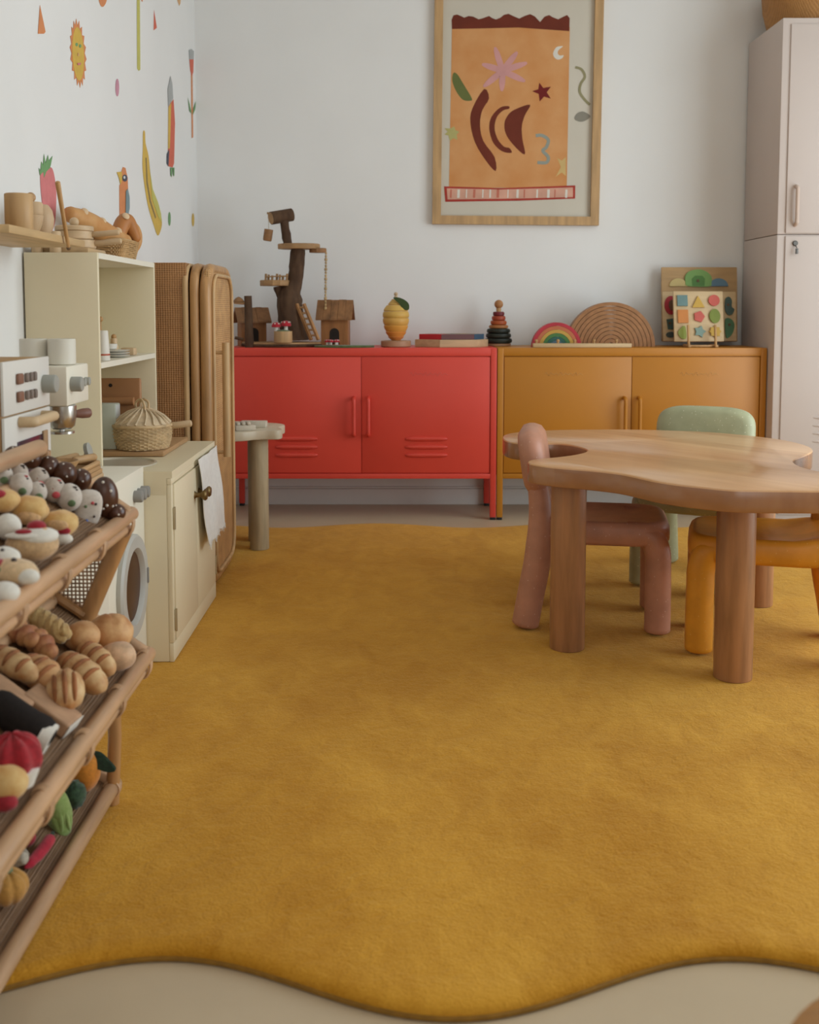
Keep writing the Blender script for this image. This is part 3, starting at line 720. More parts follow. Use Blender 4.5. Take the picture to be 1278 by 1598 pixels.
def oven():
    t = thing('toy_oven', 'white toy oven with grey knob and dark purple window', 'toy appliance', (-.82, 1.985, UZ))
    xf, y0, y1, z1 = -.70, 1.862, 2.108, .848
    ow = mat('oven_white', (.72, .69, .63), .5, .02, 4)
    part('body', MB().rbox((-.935, y0, UZ), (xf - .006, y1 - .003, z1), .003), wood('oven_side_wood', (.42, .24, .10), 'z', .5, .1), t)
    part('control_panel', MB().rbox((xf - .006, y0, .752), (xf, y1, z1 + .001), .002), ow, t)
    d = part('door', MB().rbox((xf - .006, y0, UZ + .004), (xf, y1, .749), .002), ow, t)
    part('window', MB().rbox((xf, 1.92, UZ + .05), (xf + .002, 2.055, .70), .001), mat('purple_glass', (.075, .030, .060), .15, .3, 9, spec=.6), d)
    part('window_frame', MB().rbox((xf, 2.055, UZ + .05), (xf + .004, 2.08, .705), .001), wood('oven_trim', (.40, .25, .13), 'z', .5, .1), d)
    part('handle', MB().tube(catmull([(xf, 1.935, .735), (xf + .022, 1.938, .735), (xf + .026, 1.95, .735), (xf + .026, 2.04, .735), (xf + .022, 2.055, .735), (xf, 2.058, .735)], 4, False), .010, 10), wood('pale_handle', (.60, .43, .25), 'y', .5, .1), d)
    bm = mat('brown_button', (.27, .13, .08), .5, .1); gm = mat('taupe_button', (.22, .17, .14), .5, .1)
    for z in (.815, .782):
        part('button', MB().rbox((xf, 1.922, z - .010), (xf + .007, 1.948, z + .010), .003), bm, t)
        for y in (1.972, 1.994, 2.015):
            part('button', MB().rbox((xf, y - .006, z - .009), (xf + .007, y + .006, z + .009), .004), gm, t)
    part('knob', MB().lathe([(.018, 0), (.018, .022), (.016, .025), (.002, .026)], 20).xf(TR(xf, 2.075, .796) @ RY(PI / 2)), mat('sage_grey', (.36, .36, .32), .5, .03), t)
    # coffee machine
    t = thing('toy_coffee_machine', 'cream toy espresso machine with silver portafilter beside toy oven', 'toy appliance', (-.8, 2.3, UZ))
    part('head', MB().rbox((-.92, 2.218, .738), (-.70, 2.372, .822), .004), creamw, t)
    part('column', MB().rbox((-.92, 2.23, UZ + .022), (-.80, 2.36, .738), .004), creamw, t)
    part('base', MB().rbox((-.92, 2.225, UZ), (-.77, 2.365, UZ + .022), .004), creamw, t)
    sg = mat('sage_grey', (.36, .36, .32), .5, .03)
    part('knob', MB().lathe([(.016, 0), (.016, .02), (.014, .023), (.002, .024)], 20).xf(TR(-.70, 2.25, .783) @ RY(PI / 2)), sg, t)
    for y in (2.285, 2.315, 2.345):
        part('button', MB().lathe([(.009, 0), (.009, .011), (.002, .012)], 16).xf(TR(-.70, y, .783) @ RY(PI / 2)), sg, t)
    sv = mat('brushed_silver', (.58, .56, .52), .25, .03, metal=.9)
    pf = part('portafilter', MB().lathe([(.02, -.036), (.027, -.03), (.031, -.008), (.031, .014), (.029, .016)], 24, (-.727, 2.262, .722)), sv, t)
    part('spout', MB().lathe([(.026, 0), (.026, .005), (.01, .006)], 20, (-.727, 2.262, .676)).tube([(-.727, 2.262, .68), (-.727, 2.262, .69)], .006, 8), sv, pf)
    part('handle', MB().tube([(-.702, 2.28, .716), (-.692, 2.293, .716), (-.682, 2.305, .716)], [.008, .011, .011], 12, rnd=.5), mat('plum_wood', (.22, .10, .07), .5, .1), pf)
    cw = mat('cup_white', (.72, .68, .58), .5, .02)
    for x, y, lab in ((-.795, 2.295, 'plain cream wooden cup on coffee machine, nearer the wall'), (-.733, 2.292, 'plain cream wooden cup on coffee machine, nearer its front')):
        solo('toy_cup', MB().lathe([(.027, 0), (.0295, .002), (.0295, .054), (.028, .056), (.026, .055), (.025, .01), (.002, .008)], 28, (x, y, .8225)), cw, lab, 'cup', 'cream cups on the coffee machine')
    # wooden till crate with small utensils
    t = thing('wooden_till', 'small wooden crate till with tray and grey round dial', 'toy till', (-.70, 2.2, UZ))
    wd = wood('till_wood', (.52, .32, .15), 'y', .5, .12)
    part('body', MB().rbox((-.765, 2.13, UZ), (-.665, 2.335, .598), .004).rbox((-.665, 2.135, UZ + .005), (-.661, 2.33, .59), .001), wd, t)
    part('drawer', MB().rbox((-.661, 2.15, UZ + .012), (-.655, 2.318, .582), .002), wood('till_face', (.60, .42, .24), 'y', .5, .1), t)
    part('top_rim', MB().tube([(-.67, 2.14, .603), (-.67, 2.325, .603), (-.755, 2.325, .603), (-.755, 2.14, .603)], .006, 8, closed=True), wd, t)
    part('dial', MB().lathe([(.019, 0), (.019, .008), (.012, .010)], 22).xf(TR(-.70, 2.345, .625) @ RY(PI / 2.4)), sg, t)
    part('dial_post', MB().tube([(-.70, 2.33, .59), (-.70, 2.345, .622)], .006, 8), wd, t)
    solo('wooden_dish', MB().lathe([(.02, 0), (.033, .004), (.04, .016), (.037, .017), (.028, .007), (.002, .006)], 24, (-.712, 2.195, .6095)), wd, 'round wooden dish lying on the crate till', 'dish')
    for k, (a, b) in enumerate((((-.70, 2.255, .618), (-.675, 2.315, .617)), ((-.735, 2.25, .618), (-.715, 2.318, .618)))):
        solo('wooden_peg', MB().tube([a, b], .0085, 10, rnd=.6), wd, ('short wooden peg on crate till, nearest the grey dial', 'short wooden peg on crate till, beside the round dish')[k], 'peg', 'pegs on the till')
oven()

# ------------------------------------------------------------------ things on the kitchen
beech = wood('beech', (.62, .44, .26), 'z', .5, .08)
beechx = wood('beech_x', (.62, .44, .26), 'x', .5, .08)
oakw = wood('warm_oak', (.50, .28, .11), 'z', .5, .1)
def wicker(mb, c, prof, rings, seg, r, amp=.003, sq=None):
    """woven strands: rings alternating in and out around upright stakes"""
    for k in range(rings):
        v = k / (rings - 1); R, z = prof(v); P = []
        for i in range(seg * 2):
            a = PI * i / seg; d = R + amp * (1 if (i + k) % 2 else -1)
            if sq: p = sq(a, d); P.append((c[0] + p[0], c[1] + p[1], c[2] + z))
            else: P.append((c[0] + d * math.cos(a), c[1] + d * math.sin(a), c[2] + z))
        mb.tube(P, r, 5, closed=True)
    return mb
def wicker_pan():
    c = (-.742, 3.075, CB)
    c = tuple(onZ(223, 694, CB + .01)); c = (c[0], c[1], CB)
    t = thing('wicker_pan', 'lidded wicker toy saucepan with wooden handle on kitchen counter', 'toy pan', c)
    wk = wood('willow', (.62, .44, .245), 'x', .55, .16)
    b = MB(); wicker(b, c, lambda v: (.070 + .010 * math.sin(min(1, v * 1.3) * PI / 2), .004 + .060 * v), 13, 22, .0030, .0026)
    bs = part('body', b, wk, t)
    st = MB()
    for i in range(22):
        a = 2 * PI * i / 22; st.tube([(c[0] + r * math.cos(a), c[1] + r * math.sin(a), c[2] + z) for r, z in ((.069, .002), (.075, .02), (.079, .045), (.080, .066))], .0022, 5)
    part('stake', st, wk, bs, kind='stuff')
    part('lining', MB().lathe([(.064, .003), (.069, .01), (.076, .055), (.074, .055), (.066, .012), (.002, .008)], 32, c), mat('willow_dark', (.26, .15, .06), .7, .1), t)
    part('rim', MB().tube([(c[0] + .082 * math.cos(a * PI / 24), c[1] + .082 * math.sin(a * PI / 24), c[2] + .068) for a in range(48)], .0045, 8, closed=True), wk, t)
    l = MB().lathe([(.080, .070), (.080, .074), (.062, .090), (.040, .104), (.02, .113), (.002, .116)], 40, c)
    lid = part('lid', l, wood('willow_pale', (.68, .53, .35), 'x', .55, .14), t)
    rb = MB()
    for i in range(20):
        a = 2 * PI * i / 20
        rb.tube([(c[0] + r * math.cos(a + sh), c[1] + r * math.sin(a + sh), c[2] + z) for r, z, sh in ((.081, .074, 0), (.062, .093, .1), (.040, .107, .2), (.012, .117, .3))], .0034, 5)
    part('rib', rb, wood('willow_pale', (.68, .53, .35), 'x'), lid, kind='stuff')
    for dx in (-.006, .006):
        part('loop', MB().tube(catmull([(c[0] + dx, c[1] - .018, c[2] + .110), (c[0] + dx * 1.5, c[1] - .016, c[2] + .132), (c[0] + dx, c[1], c[2] + .142), (c[0] + dx * 1.5, c[1] + .016, c[2] + .132), (c[0] + dx, c[1] + .018, c[2] + .110)], 5, False), .0035, 6).xf(
            TR(c) @ RZ(1.0) @ TR(-Vector(c))), wk, lid)
    part('handle', MB().tube([(c[0] + .075, c[1] + .01, c[2] + .064), (c[0] + .135, c[1] + .018, c[2] + .070)], .0098, 12, rnd=.5), beech, t)
wicker_pan()
# splash board with peg and carton
t = thing('wooden_backboard', 'brown wooden board with hole and round rod behind wicker saucepan', 'board', (-.826, 3.15, CB))
bb = mat('terracotta_wood', (.42, .20, .085), .5, .06, 8)
part('board', MB().rbox((-.905, 3.142, CB), (-.772, 3.156, .737), .012, 4), bb, t)
part('rod', MB().tube([(-.90, 3.128, .670), (-.79, 3.128, .670)], .0125, 14), bb, t)
part('hole', MB().lathe([(.0055, 0), (.0055, .0015)], 14).xf(TR(-.862, 3.1415, .716) @ RX(PI / 2)), mat('dark_hole', (.02, .012, .008), .8, .05), t)
t = thing('milk_carton', 'pale green white toy carton standing beside wicker saucepan', 'carton', (-.835, 3.02, CB))
part('body', MB().rbox((-.872, 3.005, CB), (-.812, 3.055, .672), .003), mat('carton_pale', (.55, .58, .50), .5, .04, 6), t)
part('side_label', MB().box((-.8118, 3.009, CB + .004), (-.8112, 3.051, .668)), mat('carton_white', (.70, .72, .70), .5, .06, 30), t, smooth=False)
# middle shelf crockery
sz = .8053
t = thing('toy_cone_cup', 'tall white tapered beaker with thin red band on kitchen shelf', 'cup', (-.797, 2.835, sz))
part('body', MB().lathe([(.0185, 0), (.0195, .002), (.0150, .078), (.0135, .080), (.002, .080)], 28, (-.797, 2.835, sz)), mat('cup_ivory', (.74, .70, .62), .45, .02), t)
part('band', MB().lathe([(.0188, .013), (.0192, .014), (.0190, .017), (.0185, .018)], 28, (-.797, 2.835, sz)), mat('band_red', (.45, .10, .05), .5, .05), t)
pw = mat('plate_white', (.74, .71, .64), .4, .02)
for k, lab in enumerate(('white toy plate, lowest of the stack on kitchen shelf', 'white toy plate, second from bottom of the shelf stack', 'white toy plate, topmost under the small bowls')):
    solo('toy_plate', MB().lathe([(.020, 0), (.038, .0045), (.040, .0065), (.038, .007), (.018, .003), (.001, .003)], 32, (-.812, 3.02, sz + k * .0071)), pw, lab, 'plate', 'plates on the kitchen shelf')
solo('toy_bowl', MB().lathe([(.012, 0), (.018, .004), (.0205, .017), (.019, .017), (.016, .006), (.001, .005)], 28, (-.822, 3.0, sz + .0218)), pw, 'small white toy bowl standing on the stack of plates', 'bowl')
def shaker(x, y, r, h, stem, lab):
    t = thing('wooden_shaker', lab, 'shaker', (x, y, sz))
    part('body', MB().lathe([(r, 0), (r, h * .55), (r * .9, h * .6), (r * .75, h * .62), (r * .75, h * .95), (r * .6, h)], 22, (x, y, sz)), beech, t)
    if stem: part('stem', MB().tube([(x, y, sz + h), (x, y, sz + h + stem)], .0032, 8), oakw, t); part('knob', MB().ball((x, y, sz + h + stem + .006), .0085, 14, 8), oakw, t)
    else: part('knob', MB().ball((x, y, sz + h + .004), .008, 14, 8), oakw, t)
shaker(-.868, 3.07, .0155, .070, .032, 'wooden grinder with tall stem and ball behind plates')
shaker(-.842, 3.115, .013, .052, 0, 'short wooden shaker with round top beside plates')
shaker(-.905, 3.06, .014, .060, 0, 'wooden shaker half hidden behind the tall stemmed grinder')
solo('wooden_coaster', MB().rbox((-.83, 3.14, sz), (-.79, 3.18, sz + .022), .004), beech, 'small square wooden block at end of kitchen shelf row', 'block')

# top of the shelf unit: pans, board, basket of bread
TZ2 = 1.0865
solo('wooden_tray', MB().rbox((-.945, 2.735, TZ2), (-.80, 2.90, TZ2 + .014), .004), wood('tray_wood', (.50, .33, .17), 'y', .5, .1), 'flat wooden tray under stacked toy pans on shelf unit', 'tray')
def pan(x, y, z, lab, ang, lid):
    t = thing('toy_pan', lab, 'toy pan', (x, y, z))
    part('body', MB().lathe([(.045, 0), (.048, .003), (.048, .0215), (.046, .0225), (.043, .0215), (.043, .005), (.002, .004)], 36, (x, y, z)), beechx, t)
    d = Vector((math.cos(ang), math.sin(ang), 0)); p = Vector((x, y, z + .014))
    part('handle', MB().tube([p + d * .047, p + d * .115 + Vector((0, 0, .006))], .0075, 12, rnd=.6), beechx, t)
    if lid:
        l = part('lid', MB().lathe([(.047, .0225), (.0495, .024), (.0495, .034), (.047, .036), (.002, .037)], 36, (x, y, z)), beechx, t)
        part('knob', MB().ball((x, y, z + .047), .0125, 14, 10), beechx, l)
pan(-.852, 2.815, TZ2 + .0145, 'wooden toy pan, lower of two stacked on shelf unit', -.05, False)
pan(-.858, 2.812, TZ2 + .0375, 'wooden toy pan with knobbed lid stacked on another pan', .0, True)
for x, y, lab in ((-.945 + .018, 2.722, 'small wooden cylinder on shelf unit, closest to wall'), (-.880, 2.722, 'small wooden cylinder on shelf unit beside the stacked pans')):
    solo('wooden_cylinder', MB().lathe([(.0135, 0), (.0145, .002), (.0145, .052), (.013, .054)], 20, (x, y, TZ2)), beech, lab, 'block', 'cylinders on the shelf unit')

crust = mat('crust', (.52, .235, .07), .55, .2, 22, col2=(.60, .33, .13), bump=.1)
crust2 = mat('crust_dark', (.50, .20, .055), .5, .2, 18, col2=(.42, .17, .05), bump=.1)
crumb = mat('crumb', (.72, .52, .32), .7, .08, 30)
def bread_basket():
    c = (-.872, 3.19, TZ2)
    t = thing('bread_basket', 'small rectangular wicker basket holding bread on shelf unit', 'basket', c)
    hx, hy = .072, .115
    def sq(a, d):
        ca, sa = math.cos(a), math.sin(a); k = d
        return (hx * k * math.copysign(abs(ca) ** .35, ca), hy * k * math.copysign(abs(sa) ** .35, sa))
    wk = wood('basket_willow', (.55, .34, .15), 'x', .55, .16)
    b = MB(); wicker(b, c, lambda v: (.84 + .14 * v, .005 + .048 * v), 10, 36, .0030, .018, sq)
    part('body', b, wk, t)
    st = MB()
    for i in range(36):
        a = 2 * PI * i / 36; p0 = sq(a, .84); p1 = sq(a, .98)
        st.tube([(c[0] + p0[0], c[1] + p0[1], c[2] + .002), (c[0] + p1[0], c[1] + p1[1], c[2] + .056)], .0022, 5)
    part('stake', st, wk, t, kind='stuff')
    part('rim', MB().tube([(c[0] + sq(2 * PI * i / 60, .98)[0], c[1] + sq(2 * PI * i / 60, .98)[1], c[2] + .057) for i in range(60)], .0045, 8, closed=True), wk, t)
    part('base', MB().slab([(c[0] + sq(2 * PI * i / 40, .80)[0], c[1] + sq(2 * PI * i / 40, .80)[1]) for i in range(40)], c[2] + .001, c[2] + .006, .001), mat('willow_dark', (.26, .15, .06)), t)
    z = TZ2 + .03
    def loaf(name, pts, r, m, lab, cuts=0):
        t = thing(name, lab, 'bread', tuple(Vector(pts[0])))
        P = catmull(pts, 6, False); n = len(P)
        R = [r * (.55 + .45 * math.sin(PI * min(max(i / (n - 1), .06), .94)) ** .5) for i in range(n)]
        part('crust', MB().tube(P, R, 16, rnd=.7), m, t, angle=70)
        for k in range(cuts):
            i = int((k + 1) * n / (cuts + 1)); p = P[i] + Vector((.45, -.45, .75)).normalized() * R[i] * .96
            part('slash', MB().ball(p, (.011, .016, .006), 12, 8, M=RY(.5) @ RX(.5) @ RZ(.5)), crumb, t)
    loaf('baguette', [(-.905, 2.93, z + .085), (-.88, 3.02, z + .070), (-.85, 3.12, z + .042), (-.825, 3.20, z + .028)], .030, crust, 'long wooden baguette lying across the bread basket', 3)
    loaf('bread_loaf', [(-.928, 3.02, z + .022), (-.918, 3.10, z + .035), (-.915, 3.18, z + .028)], .030, crust2, 'round ended brown loaf behind the baguette', 0)
    loaf('bread_roll', [(-.842, 3.17, z + .015), (-.835, 3.19, z + .068), (-.822, 3.215, z + .090), (-.805, 3.245, z + .040)], .024, crust2, 'curved brown roll standing in bread basket centre', 1)
    # pretzel ring at the far end
    P = [(-.832 + .036 * math.cos(a) * .75, 3.268 + .012 * math.cos(a), z + .045 + .042 * math.sin(a)) for a in [2 * PI * i / 28 for i in range(28)]]
    t2 = thing('bread_ring', 'brown ring shaped bread at far end of basket', 'bread', (-.832, 3.268, z))
    part('crust', MB().tube(P, .013, 12, closed=True), crust, t2)
    part('twist', MB().tube(catmull([(-.828, 3.258, z + .006), (-.832, 3.260, z + .045), (-.838, 3.261, z + .08)], 5, False), .011, 10, rnd=.6), crust, t2)
bread_basket()

# wall shelf and its wares
t = thing('wall_shelf', 'short light wooden wall shelf above the toy kitchen corner', 'shelf', (-.87, 2.38, 1.094))
part('board', MB().rbox((WX + .001, 2.13, 1.0945), (-.78, 2.64, 1.1115), .0015), wood('shelf_pine', (.60, .40, .19), 'y', .5, .1), t)
SZ = 1.112
for x, y, lab in ((-.846, 2.163, 'light wooden cylinder cup on shelf, cut by the frame edge'), (-.822, 2.305, 'light wooden cylinder cup on shelf, beside the lidded pot')):
    solo('wooden_cup', MB().lathe([(.028, 0), (.0295, .002), (.0295, .076), (.028, .078), (.026, .077), (.025, .01), (.001, .008)], 32, (x, y, SZ)), wood('cup_wood', (.54, .34, .16), 'z', .5, .1), lab, 'cup', 'wooden cups on the wall shelf')
def pot(x, y, lab, ball):
    t = thing('wooden_pot', lab, 'pot', (x, y, SZ))
    part('body', MB().lathe([(.012, 0), (.016, .004), (.024, .025), (.027, .042), (.027, .046), (.025, .047)], 28, (x, y, SZ)), beech, t)
    l = part('lid', MB().lathe([(.0255, .047), (.0265, .05), (.0265, .072), (.024, .076), (.001, .077)], 28, (x, y, SZ)), beech, t)
    if ball: part('knob', MB().ball((x, y, SZ + .087), .0115, 14, 10), wood('knob_wood', (.48, .28, .13)), l)
pot(-.85, 2.462, 'turned wooden lidded pot with ball knob on wall shelf', True)
t = thing('wooden_vase', 'plain rounded wooden vase beside the lidded pot on shelf', 'vase', (-.868, 2.585, SZ))
part('body', MB().lathe([(.012, 0), (.018, .006), (.028, .03), (.030, .048), (.026, .068), (.018, .080), (.015, .082), (.012, .076), (.001, .07)], 30, (-.868, 2.585, SZ)), wood('vase_wood', (.56, .39, .235), 'z', .5, .08), t)
t = thing('rattan_tray', 'woven rattan tray leaning against left wall on shelf', 'tray', (-.935, 2.38, SZ))
part('panel', MB().rbox((-.945, 2.155, SZ + .005), (-.939, 2.455, SZ + .118), .002), weave('tray_weave', (.60, .42, .24), (.38, .22, .10), 70), t)
part('rim', MB().tube(catmull([(-.94, 2.15, SZ + .006), (-.94, 2.46, SZ + .006), (-.94, 2.463, SZ + .06), (-.94, 2.46, SZ + .121), (-.94, 2.15, SZ + .121), (-.94, 2.147, SZ + .06)], 8), .0058, 8, closed=True), beech, t)
a, b = onX(90, 285, -.771), onX(107, 387, -.771)
t = thing('wooden_stick', 'thin wooden stick hanging at front edge of wall shelf', 'stick', tuple(b))
part('rod', MB().tube([a, a.lerp(b, .5), b], [.0062, .0050, .0046], 10, rnd=.6), oakw, t)
part('tip', MB().ball(b, .0055, 10, 8), mat('stick_tip', (.16, .09, .04), .5, .1), t)
part('hanger', MB().tube([onX(103.5, 366, -.7715), onX(103.5, 366, -.7815)], .0025, 8), mat('stick_tip', (.16, .09, .04)), t)

# ------------------------------------------------------------------ wall stickers on the left wall
def stickers():
    X = WX + .0008
    def D(zx, zy): return onX(zx / 3.454, zy / 3.454, X)
    pal = {}
    def cm(n, c): return mat('sticker_' + n, c, .6, .05, 30)
    org, yel, grn, red, pnk, tl, gry, olv = cm('orange', (.68, .25, .09)), cm('yellow', (.66, .43, .07)), cm('green', (.16, .33, .13)), cm('red', (.66, .13, .07)), cm('pink', (.66, .20, .20)), \
        cm('teal', (.20, .28, .30)), cm('grey', (.40, .41, .40)), cm('olive', (.56, .52, .12))
    navy, white, mauve = cm('navy', (.05, .06, .09)), cm('white', (.75, .75, .75)), cm('mauve', (.60, .28, .36))
    def poly(mb, pts, lay=0, sm=False):
        P = [D(*p) for p in pts]
        if sm: P = catmull(P, 4)
        return mb.prism([(X + lay * .0005, p.y, p.z) for p in P], (.0005, 0, 0))
    def ell(cx, cy, rx, ry, n=18, tilt=0): return [(cx + rx * math.cos(2 * PI * i / n) + tilt * math.sin(2 * PI * i / n), cy + ry * math.sin(2 * PI * i / n)) for i in range(n)]
    def S(name, label, layers, cat='sticker'):
        if len(layers) == 1:
            nm, pts, m, sm = layers[0]
            return solo(name, poly(MB(), pts, 0, sm), m, label, cat, 'wall stickers', smooth=False)
        P = [D(*p) for p in layers[0][1]]
        o = thing(name, label, cat, (X, sum(p.y for p in P) / len(P), min(p.z for p in P)), group='wall stickers')
        for k, (nm, pts, m, sm) in enumerate(layers): part(nm, poly(MB(), pts, k, sm), m, o, smooth=False)
    S('wall_sticker', 'tall orange triangle wall sticker left of the sun', [('shape', [(215, 28), (245, 172), (236, 182), (204, 182)], org, False)])
    rays = []
    for i in range(36):
        a = 2 * PI * i / 36 - PI / 2; k = 1.0 if i % 2 == 0 else .80
        rays.append((421 + 44 * k * math.cos(a) + 10 * math.sin(a), 287 + 186 * (k * .92 + .08) * math.sin(a)))
    S('sun_sticker', 'yellow smiling sun wall sticker with orange rays', [('rays', rays, org, False), ('face', ell(420, 290, 31, 144, 28, 6), yel, False),
       ('eye', ell(411, 240, 7, 10, 10), grn, False), ('eye', ell(429, 248, 6, 10, 10), grn, False), ('nose', [(416, 285), (421, 285), (424, 302), (414, 302)], cm('peach', (.66, .38, .16)), False), ('mouth', [(411, 340), (432, 338), (430, 348), (416, 352)], pnk, False)])
    S('wall_sticker', 'long thin olive stem wall sticker at top of left wall', [('shape', [(737, -60), (753, -60), (756, 375), (748, 382), (739, 370)], olv, False)])
    S('wall_sticker', 'orange rounded drop wall sticker at the top frame edge', [('shape', [(530, -30), (572, -30), (573, 8), (556, 36), (540, 25)], org, True)])
    S('wall_sticker', 'small red orange triangle sticker right of olive stem', [('shape', [(830, 55), (845, 150), (828, 163)], red, False)])
    S('wall_sticker', 'peach pointed sticker beside corner at top frame edge', [('shape', [(950, -30), (975, -30), (972, 18), (966, 32), (956, 5)], cm('peach', (.66, .38, .16)), False)])
    S('wall_sticker', 'tiny orange tip sticker just right of olive stem top', [('shape', [(760, -30), (772, -30), (768, 10), (762, 6)], org, False)])
    S('wall_sticker', 'small mauve oval wall sticker', [('shape', ell(632, 472, 10, 48, 18), mauve, False)])
    S('flower_sticker', 'red tulip wall sticker with green leaves beside the corner', [('stem', [(1029, 360), (1037, 360), (1041, 740), (1033, 745)], org, False), ('petal', [(1020, 318), (1043, 318), (1041, 390), (1033, 410), (1025, 380)], red, False),
       ('tip', [(1018, 270), (1030, 264), (1044, 276), (1043, 320), (1020, 320)], gry, False), ('leaf', [(1011, 528), (1020, 560), (1032, 612), (1020, 600)], grn, False), ('leaf', [(1054, 545), (1050, 590), (1036, 620), (1042, 580)], grn, False)])
    S('bird_sticker', 'tall upside-down red and grey bird wall sticker', [('body', [(908, 570), (935, 535), (943, 660), (938, 880), (930, 903), (905, 895), (906, 700)], red, False), ('wing', [(907, 580), (922, 552), (918, 700), (914, 800), (905, 800)], yel, False),
       ('tail', [(918, 410), (927, 450), (932, 530), (906, 575), (903, 480)], gry, False), ('eye', [(910, 805), (906, 897), (897, 880), (898, 830)], navy, False), ('leg', [(916, 903), (928, 903), (923, 955), (918, 945)], grn, False), ('leg', [(930, 903), (937, 903), (936, 950), (931, 945)], grn, False)])
    S('strawberry_sticker', 'red strawberry wall sticker with green leaves behind shelf', [('fruit', [(218, 930), (245, 915), (275, 902), (292, 945), (303, 1040), (298, 1180), (285, 1235), (272, 1245), (240, 1180), (222, 1050)], pnk, True),
       ('leaves', [(208, 905), (218, 920), (222, 870), (232, 890), (236, 828), (244, 880), (258, 835), (262, 868), (282, 840), (272, 890), (268, 905), (248, 925), (236, 958), (232, 925), (214, 945)], grn, False)])
    S('bird_sticker', 'orange bird wall sticker with yellow beak above bread basket', [('body', [(643, 1000), (652, 985), (655, 920), (662, 900), (676, 905), (688, 960), (690, 1025), (680, 1165), (644, 1160)], org, False),
       ('beak', [(628, 928), (655, 925), (658, 965), (648, 995), (640, 960)], yel, False), ('eye', ell(671, 960, 14, 19, 14), navy, False), ('pupil', ell(668, 956, 5, 8, 10), white, False), ('wing', [(676, 1030), (686, 1018), (695, 1060), (696, 1120), (688, 1160), (674, 1160)], tl, False)])
    S('banana_sticker', 'long yellow pod wall sticker behind the bread basket', [('skin', [(771, 712), (781, 712), (784, 770), (800, 840), (808, 930), (822, 1020), (850, 1090), (866, 1150), (872, 1215), (852, 1270), (832, 1225), (800, 1120), (780, 1010), (768, 900), (770, 800)], yel, True),
       ('line', [(783, 850), (789, 850), (795, 980), (812, 1080), (840, 1170), (836, 1178), (806, 1090), (788, 985)], cm('brown', (.25, .17, .06)), False), ('belly', [(802, 860), (808, 930), (822, 1020), (850, 1090), (866, 1150), (870, 1200), (850, 1165), (818, 1070)], olv, False)])
    S('wall_sticker', 'small green oval sticker right of the yellow pod', [('shape', ell(913, 1180, 7, 38, 16), grn, False)])
    S('wall_sticker', 'small ochre oval sticker nearest the room corner', [('shape', ell(1040, 1185, 7, 36, 16), yel, False)])
stickers()

